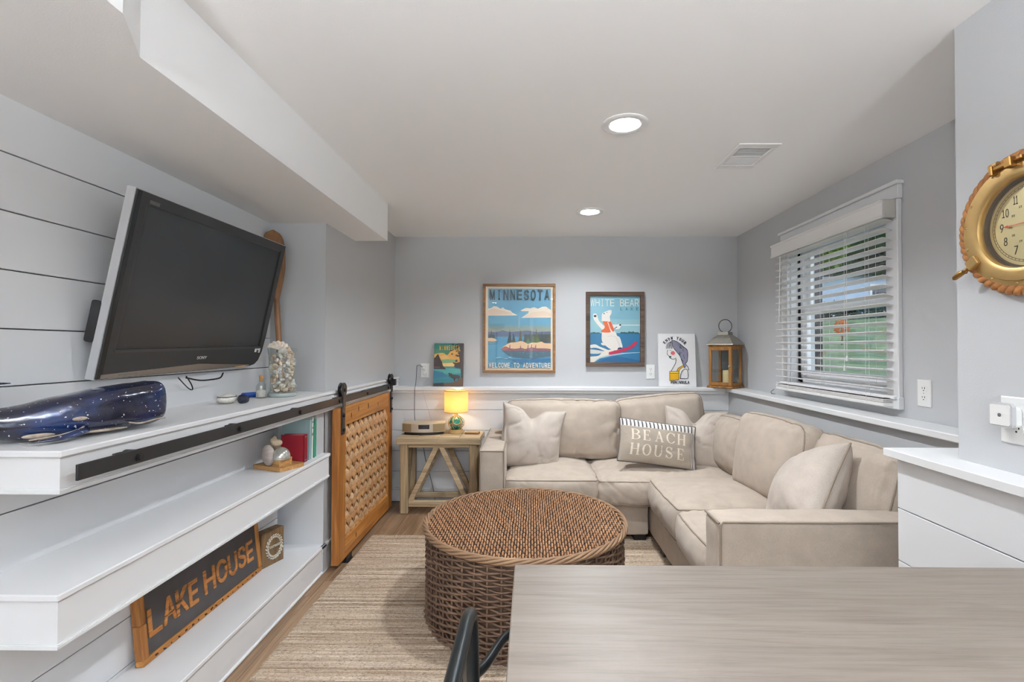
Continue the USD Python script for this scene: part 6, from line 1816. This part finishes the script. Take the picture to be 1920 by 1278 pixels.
# radio
mat("champagne", S(206, 190, 162), 0.45, 0.2)
mat("champagne_front", S(196, 184, 168), 0.4, 0.3)
mat("grille_brown", S(150, 130, 98), 0.6, 0.1, bump=(900.0, 0.0006, (1, 1, 1)))
RO = np.array([-0.822, 3.742, 0.572])
rd = thing("tabletop_radio", "bow fronted champagne coloured radio at the left of the side table", "radio", RO, math.radians(4))
aa = np.linspace(-1, 1, 25)
front = [(0.163 * a, -0.040 - 0.052 * (1 - a * a)) for a in aa]
bodyp = Polygon(front + [(0.158, 0.075), (-0.158, 0.075)])
part(rd, "body", ext(bodyp, 0.066, 0.022), "champagne", 30)
part(rd, "foot", ext(affinity.scale(bodyp, 0.90, 0.80), 0.022, 0.0), "black_plastic", 30)


def curved(a0_, a1_, z0_, z1_, d, ma, name):
    a = np.linspace(a0_, a1_, 10)
    p = np.stack([0.163 * a, -0.040 - 0.052 * (1 - a * a)], 1)
    o = p.copy(); o[:, 1] -= d
    part(rd, name, ext(Polygon(list(map(tuple, o)) + list(map(tuple, p[::-1]))), z1_ - z0_, z0_), ma, False)


curved(-0.98, -0.55, 0.026, 0.083, 0.0016, "grille_brown", "speaker_grille")
curved(0.46, 0.98, 0.026, 0.083, 0.0016, "grille_brown", "speaker_grille")
curved(-0.54, 0.45, 0.024, 0.084, 0.0010, "champagne_front", "front_panel")
curved(-0.20, 0.30, 0.048, 0.080, 0.0022, "black_plastic", "display")
bxp = single("wooden_tray", "small flat brown case lying right of the lamp on the side table", "case", cat_([bx(-0.492, -0.415, 3.705, 3.775, 0.572, 0.580, 0.003), bx(-0.488, -0.412, 3.707, 3.777, 0.5805, 0.589, 0.003)]), mat("case_brown", S(112, 74, 44), 0.4).GetPrim().GetName(), False) if False else None
cs = thing("brown_case", "small flat brown case lying right of the lamp on the side table", "case", (-0.452, 3.74, 0.572), math.radians(-6))
part(cs, "lower_half", ext(rrect(0.108, 0.066, 0.006), 0.009), mat("case_brown", S(104, 66, 40), 0.4).GetPrim().GetName(), 30)
part(cs, "upper_half", ext(rrect(0.106, 0.064, 0.006, 0.002, 0.001), 0.007, 0.0095), mat("case_tan", S(176, 142, 96), 0.4).GetPrim().GetName(), 30)


# ------------------------------------------------------------------ outlets, cords
def outlet(name, label, matrix, n=1, h=0.116, w=0.072):
    t = thing(name, label, "outlet", matrix=matrix)
    part(t, "cover_plate", hull([(sx * (w / 2 - e), sy * (h / 2 - e), z) for sx in (-1, 1) for sy in (-1, 1) for e, z in ((0, 0), (0, 0.003), (0.003, 0.0055))]), "white_plastic", False)
    for sy in (-1, 1):
        rec = part(t, "receptacle", ext(rrect(0.034, 0.028, 0.010, 0, sy * 0.0195), 0.0012, 0.0052), "white_plastic", 30)
        for dx in (-0.0064, 0.0064):
            part(rec, "slot", bx(dx - 0.0013, dx + 0.0013, sy * 0.0195 - 0.001, sy * 0.0195 + 0.0075, 0.0062, 0.0067), "black_matte", False)
        part(rec, "slot", ext(affinity.translate(Point(0, 0).buffer(0.0024), 0, sy * 0.0195 - 0.0075), 0.0005, 0.0062), "black_matte", False)
    part(t, "screw", ext(Point(0, 0).buffer(0.0022), 0.001, 0.0053), "steel_grey", 30)
    return t


outlet("wall_outlet", "white duplex outlet under the bear poster's right corner", WALL(0.985, 1.040, 3.9995))
outlet("wall_outlet", "white duplex outlet on the window wall right of the blinds", mat4((0, -1, 0), (0, 0, 1), (-1, 0, 0), (1.6995, 2.108, 1.042)))
outlet("wall_outlet", "white duplex outlet with cords plugged in left of the moose picture", WALL(-0.876, 1.046, 3.9995))
mat("cord_grey", S(96, 98, 104), 0.5)
mat("cord_white", S(206, 206, 208), 0.5)
pc1 = thing("power_cord", "grey cord running from the corner outlet down to the radio", "cord", (-0.92, 3.99, 1.06))
T0 = -np.array([-0.92, 3.99, 1.06])
part(pc1, "cord", xf(tube(bezier([(-0.885, 3.978, 1.066), (-0.905, 3.972, 1.085), (-0.935, 3.970, 1.088), (-0.940, 3.968, 1.04), (-0.930, 3.905, 0.95), (-0.926, 3.852, 0.90), (-0.930, 3.86, 0.78), (-0.926, 3.86, 0.66), (-0.90, 3.84, 0.60)], 8), 0.0024, 6), t=T0), "cord_grey", True)
part(pc1, "plug", xf(bx(-0.892, -0.868, 3.968, 3.994, 1.055, 1.082, 0.004), t=T0), "white_plastic", False)
pc2 = thing("power_cord", "thin pale cord hanging from the corner outlet to the lamp", "cord", (-0.86, 3.99, 1.03))
T0 = -np.array([-0.86, 3.99, 1.03])
part(pc2, "cord", xf(tube(bezier([(-0.870, 3.976, 1.028), (-0.860, 3.965, 0.99), (-0.880, 3.93, 0.945), (-0.862, 3.853, 0.905), (-0.835, 3.872, 0.78), (-0.80, 3.88, 0.66), (-0.77, 3.87, 0.585)], 8), 0.0014, 6), t=T0), "cord_white", True)
part(pc2, "plug", xf(bx(-0.885, -0.862, 3.966, 3.994, 1.012, 1.036, 0.004), t=T0), "white_plastic", False)
pc3 = thing("power_cord", "dark cord trailing down the shiplap behind the side table to the floor", "cord", (0, 0, 0))
part(pc3, "cord", tube(bezier([(-0.870, 3.886, 0.56), (-0.868, 3.893, 0.48), (-0.845, 3.893, 0.33), (-0.80, 3.885, 0.18), (-0.765, 3.86, 0.055), (-0.76, 3.83, 0.006)], 8), 0.0026, 6), "cord_grey", True)
part(pc3, "plug", bx(-0.885, -0.862, 3.868, 3.892, 0.55, 0.575, 0.004), "white_plastic", False)

# ------------------------------------------------------------------ right wall: clock and night light
mat("brass", S(190, 158, 104), 0.42, 0.85, var=(9.0, 0.14, (1, 1, 1)))
mat("brass_dark", S(150, 112, 62), 0.36, 0.9, var=(20.0, 0.2, (1, 1, 1)))
mat("dial_brass", S(222, 208, 160), 0.40, 0.6, bump=(5.0, 0.0001, (1, 1, 1)))
mat("clock_ink", S(58, 48, 34), 0.6)
mat("hand_red", S(206, 76, 62), 0.45)
mat("rope_brown", S(158, 104, 54), 0.7, var=(60.0, 0.25, (1, 1, 1)))
mat("clock_side", S(112, 100, 88), 0.5, 0.3)
ck = thing("ship_clock", "round brass porthole clock with a rope rim on the right wall", "clock", matrix=mat4((0, -1, 0), (0, 0, 1), (-1, 0, 0), (1.2165, 1.178, 1.543)))
for k in range(3):
    a = np.linspace(0, 2 * PI, 240, endpoint=False)
    r = 0.1615 + 0.0095 * np.cos(17 * a + k * 2 * PI / 3); z = 0.0165 + 0.0085 * np.sin(17 * a + k * 2 * PI / 3)
    part(ck, "rope_strand", tube(np.stack([r * np.cos(a), r * np.sin(a), z], 1), 0.0090, 8, True), "rope_brown", True)
part(ck, "case", lathe([(0.0, 0.001), (0.150, 0.001), (0.150, 0.020), (0.112, 0.022), (0.112, 0.0065), (0.0, 0.0065)], 72), "clock_side", 40)
part(ck, "bezel_ring", lathe([(0.112, 0.018), (0.154, 0.016), (0.156, 0.020), (0.155, 0.0325), (0.143, 0.0335), (0.1415, 0.0375), (0.122, 0.0385), (0.112, 0.0350), (0.109, 0.028), (0.112, 0.018)], 90), "brass", 40)
part(ck, "dial", lathe([(0.0, 0.0068), (0.105, 0.0068), (0.105, 0.0082), (0.096, 0.0088), (0.0, 0.0088)], 72), "dial_brass", 40)
for rr1 in (0.0955, 0.0905):
    part(ck, "minute_ring", lathe([(rr1, 0.0089), (rr1 + 0.0009, 0.0089), (rr1 + 0.0009, 0.0092), (rr1, 0.0092)], 72), "clock_ink", False)
dots = []
for k in range(60):
    a = k / 60 * 2 * PI
    dots.append(affinity.rotate(sbox(-0.0004, 0.0912, 0.0004, 0.0948), math.degrees(a), origin=(0, 0)))
part(ck, "minute_mark", ext(unary_union(dots), 0.0003, 0.0089), "clock_ink", False, kind="stuff")
for k in range(1, 13):
    a = k / 12 * 2 * PI
    s_ = str(k)
    g = fit_text(s_, 0.009 * (1.9 if k > 9 and k != 11 else 1.2 if k == 11 else 1) * (0.45 if k == 1 else 1), 0.0215, False)
    b = g.bounds
    g = affinity.translate(g, 0.072 * math.sin(a) - (b[2] - b[0]) / 2, 0.072 * math.cos(a) - 0.0108)
    part(ck, "numeral", ext(g, 0.0004, 0.0089), "clock_ink", False)
    s2 = str(k + 12 if k < 12 else 24)
    g = fit_text(s2, 0.0075, 0.0055)
    part(ck, "small_numeral", ext(affinity.translate(g, 0.049 * math.sin(a) - 0.0037, 0.049 * math.cos(a) - 0.0027), 0.0003, 0.0089), "clock_ink", False)
em = unary_union([Point(0, 0.033).buffer(0.0062).difference(Point(0, 0.033).buffer(0.0052)), Point(0, 0.033).buffer(0.0028)])
part(ck, "emblem", ext(em, 0.0003, 0.0089), "clock_ink", False)
part(ck, "second_hand", ext(unary_union([Polygon([(0.012, -0.0011), (-0.05, -0.0006), (-0.05, 0.0006), (0.012, 0.0011)]), Polygon([(-0.047, 0), (-0.053, 0.003), (-0.064, 0), (-0.053, -0.003)])]), 0.0008, 0.0135), "hand_red", False)
part(ck, "hour_hand", ext(affinity.rotate(Polygon([(-0.002, -0.008), (0.002, -0.008), (0.0032, 0.028), (0, 0.05), (-0.0032, 0.028)]), -125, origin=(0, 0)), 0.0008, 0.0105), "clock_ink", False)
part(ck, "minute_hand", ext(affinity.rotate(Polygon([(-0.0018, -0.01), (0.0018, -0.01), (0.0024, 0.05), (0, 0.078), (-0.0024, 0.05)]), -60, origin=(0, 0)), 0.0008, 0.012), "clock_ink", False)
part(ck, "hub", lathe([(0, 0.009), (0.006, 0.009), (0.006, 0.0145), (0.004, 0.0155), (0, 0.0155)], 20), "brass_dark", 30)
part(ck, "glass", lathe([(0.0, 0.0300), (0.108, 0.0285), (0.108, 0.0297), (0.0, 0.0315)], 60), "window_pane", True)
for a in (28, 62, 118, 151, 172.5, 196, 240, 266, 300, 332):
    a_ = math.radians(a)
    part(ck, "rivet", xf(trimesh.creation.icosphere(2, 1.0), s=(0.0033, 0.0033, 0.0026), t=(0.1485 * math.cos(a_), 0.1485 * math.sin(a_), 0.0328)), "brass", True)
# dog latch at the lower left and hinge at the top
la = math.radians(214)
dl = np.array([math.cos(la), math.sin(la), 0]); pl_ = np.array([-dl[1], dl[0], 0])
Tl = np.eye(4); Tl[:3, 0] = dl; Tl[:3, 1] = pl_; Tl[:3, 3] = dl * 0.148
part(ck, "latch_block", xf(bx(-0.020, 0.012, -0.013, 0.013, 0.030, 0.047, 0.002), r=Tl), "brass", False)
part(ck, "latch_screw", xf(tube([(0.012, 0, 0.038), (0.026, 0, 0.038), (0.030, 0, 0.038)], [0.0045, 0.006, 0.0075], 12), r=Tl), "brass_dark", True)
part(ck, "latch_ear", xf(xf(tube([(0.026, 0, 0.038), (0.042, -0.003, 0.040), (0.060, -0.004, 0.041), (0.066, -0.004, 0.041)], [0.0055, 0.0078, 0.0066, 0.002], 12), s=(1, 1, 1)), r=Tl), "brass_dark", True)
ha = math.radians(96)
dh = np.array([math.cos(ha), math.sin(ha), 0]); ph_2 = np.array([-dh[1], dh[0], 0])
Th = np.eye(4); Th[:3, 0] = ph_2; Th[:3, 1] = -dh; Th[:3, 3] = dh * 0.152
part(ck, "hinge_bar", xf(bx(-0.030, 0.045, -0.005, 0.005, 0.034, 0.045, 0.002), r=Th), "brass_dark", False)
part(ck, "hinge_pin", xf(cyl((0.030, -0.010, 0.040), (0.052, -0.010, 0.040), 0.0065, 14), r=Th), "brass", 40)
part(ck, "hinge_lug", xf(cat_([bx(0.040, 0.050, -0.010, 0.016, 0.030, 0.050, 0.002)]), r=Th), "brass_dark", False)
part(ck, "hinge_lug", xf(bx(-0.012, 0.006, -0.010, 0.016, 0.030, 0.054, 0.002), r=Th), "brass_dark", False)

ol = outlet("wall_outlet", "white outlet plate behind the plug-in night light on the near right wall", mat4((0, -1, 0), (0, 0, 1), (-1, 0, 0), (1.2165, 1.222, 1.055)), h=0.118, w=0.084)
nlm = thing("night_light", "square white plug-in night light in the near right outlet", "night light", matrix=mat4((0, -1, 0), (0, 0, 1), (-1, 0, 0), (1.2165, 1.232, 1.068)))
mat("frost_grey", S(196, 196, 198), 0.5)
part(nlm, "body", ext(rrect(0.050, 0.050, 0.010, 0.0, -0.004), 0.017, 0.0072), "white_plastic", 30)
part(nlm, "diffuser_rim", ext(rrect(0.062, 0.062, 0.011, -0.004, 0.0), 0.010, 0.0225), "frost_grey", 30, label="translucent grey rim")
part(nlm, "front_plate", ext(rrect(0.051, 0.051, 0.004, -0.004, 0.0), 0.0016, 0.0326), "white_plastic", 30)
part(nlm, "sensor_dot", ext(Point(-0.004, 0.0).buffer(0.0045), 0.0006, 0.0342), mat("sensor_grey", S(96, 96, 98), 0.3).GetPrim().GetName(), 30)

# ------------------------------------------------------------------ ceiling: downlights and vent
emit("lens_glow", (1.0, 0.965, 0.92), 3.2)
place_ = ["nearer of the two visible recessed ceiling lights", "farther recessed ceiling light close to the back wall"]
for k, (cx, cy) in enumerate(CAN_XY):
    if k < 2:
        t = thing("recessed_light", place_[k], "ceiling light", (cx, cy, CEIL))
        part(t, "trim_ring", lathe([(0.062, 0.0), (0.094, 0.0), (0.0945, -0.003), (0.088, -0.007), (0.068, -0.0065), (0.060, 0.0)], 60), "vinyl_white", 40)
        part(t, "baffle", lathe([(0.0645, -0.004), (0.0645, 0.05), (0.0, 0.05), (0.0, 0.049), (0.0635, 0.048), (0.0635, -0.004)], 60), "vinyl_white", 40)
        part(t, "lens", lathe([(0.0, 0.036), (0.0630, 0.036), (0.0630, 0.040), (0.0, 0.040)], 60), "lens_glow", False)
vt = thing("ceiling_vent", "white metal air register in the ceiling above the window side", "vent", (1.03, 2.318, CEIL))
part(vt, "frame", cat_([bx(-0.095, 0.095, -0.148, -0.100, -0.006, 0.0, 0.002), bx(-0.095, 0.095, 0.104, 0.148, -0.006, 0.0, 0.002), bx(-0.095, -0.072, -0.1, 0.104, -0.006, 0.0, 0.002), bx(0.072, 0.095, -0.1, 0.104, -0.006, 0.0, 0.002)]), "vinyl_white", False)
part(vt, "cross_bar", bx(-0.072, 0.072, -0.008, 0.008, -0.005, 0.0, 0.001), "vinyl_white", False)
vs = cat_([hull([(-0.071, y, -0.004), (0.071, y, -0.004), (-0.071, y + 0.002, -0.004), (0.071, y + 0.002, -0.004), (-0.071, y + 0.007 * d, 0.012), (0.071, y + 0.007 * d, 0.012), (-0.071, y + 0.007 * d + 0.002, 0.012), (0.071, y + 0.007 * d + 0.002, 0.012)]) for d, r_ in ((1, np.arange(-0.098, -0.012, 0.0075)), (-1, np.arange(0.012, 0.102, 0.0075))) for y in r_])
part(vt, "louvers", vs, "vinyl_white", False, kind="stuff")
part(vt, "duct_back", bx(-0.075, 0.075, -0.104, 0.106, 0.03, 0.034), mat("duct_grey", S(110, 110, 112), 0.6).GetPrim().GetName(), False)
part(vt, "lever", hull([(-0.002, 0.118, -0.006), (0.002, 0.118, -0.006), (-0.006, 0.104, -0.012), (0.006, 0.104, -0.012), (0.006, 0.108, -0.006), (-0.006, 0.108, -0.006)]), "vinyl_white", False)
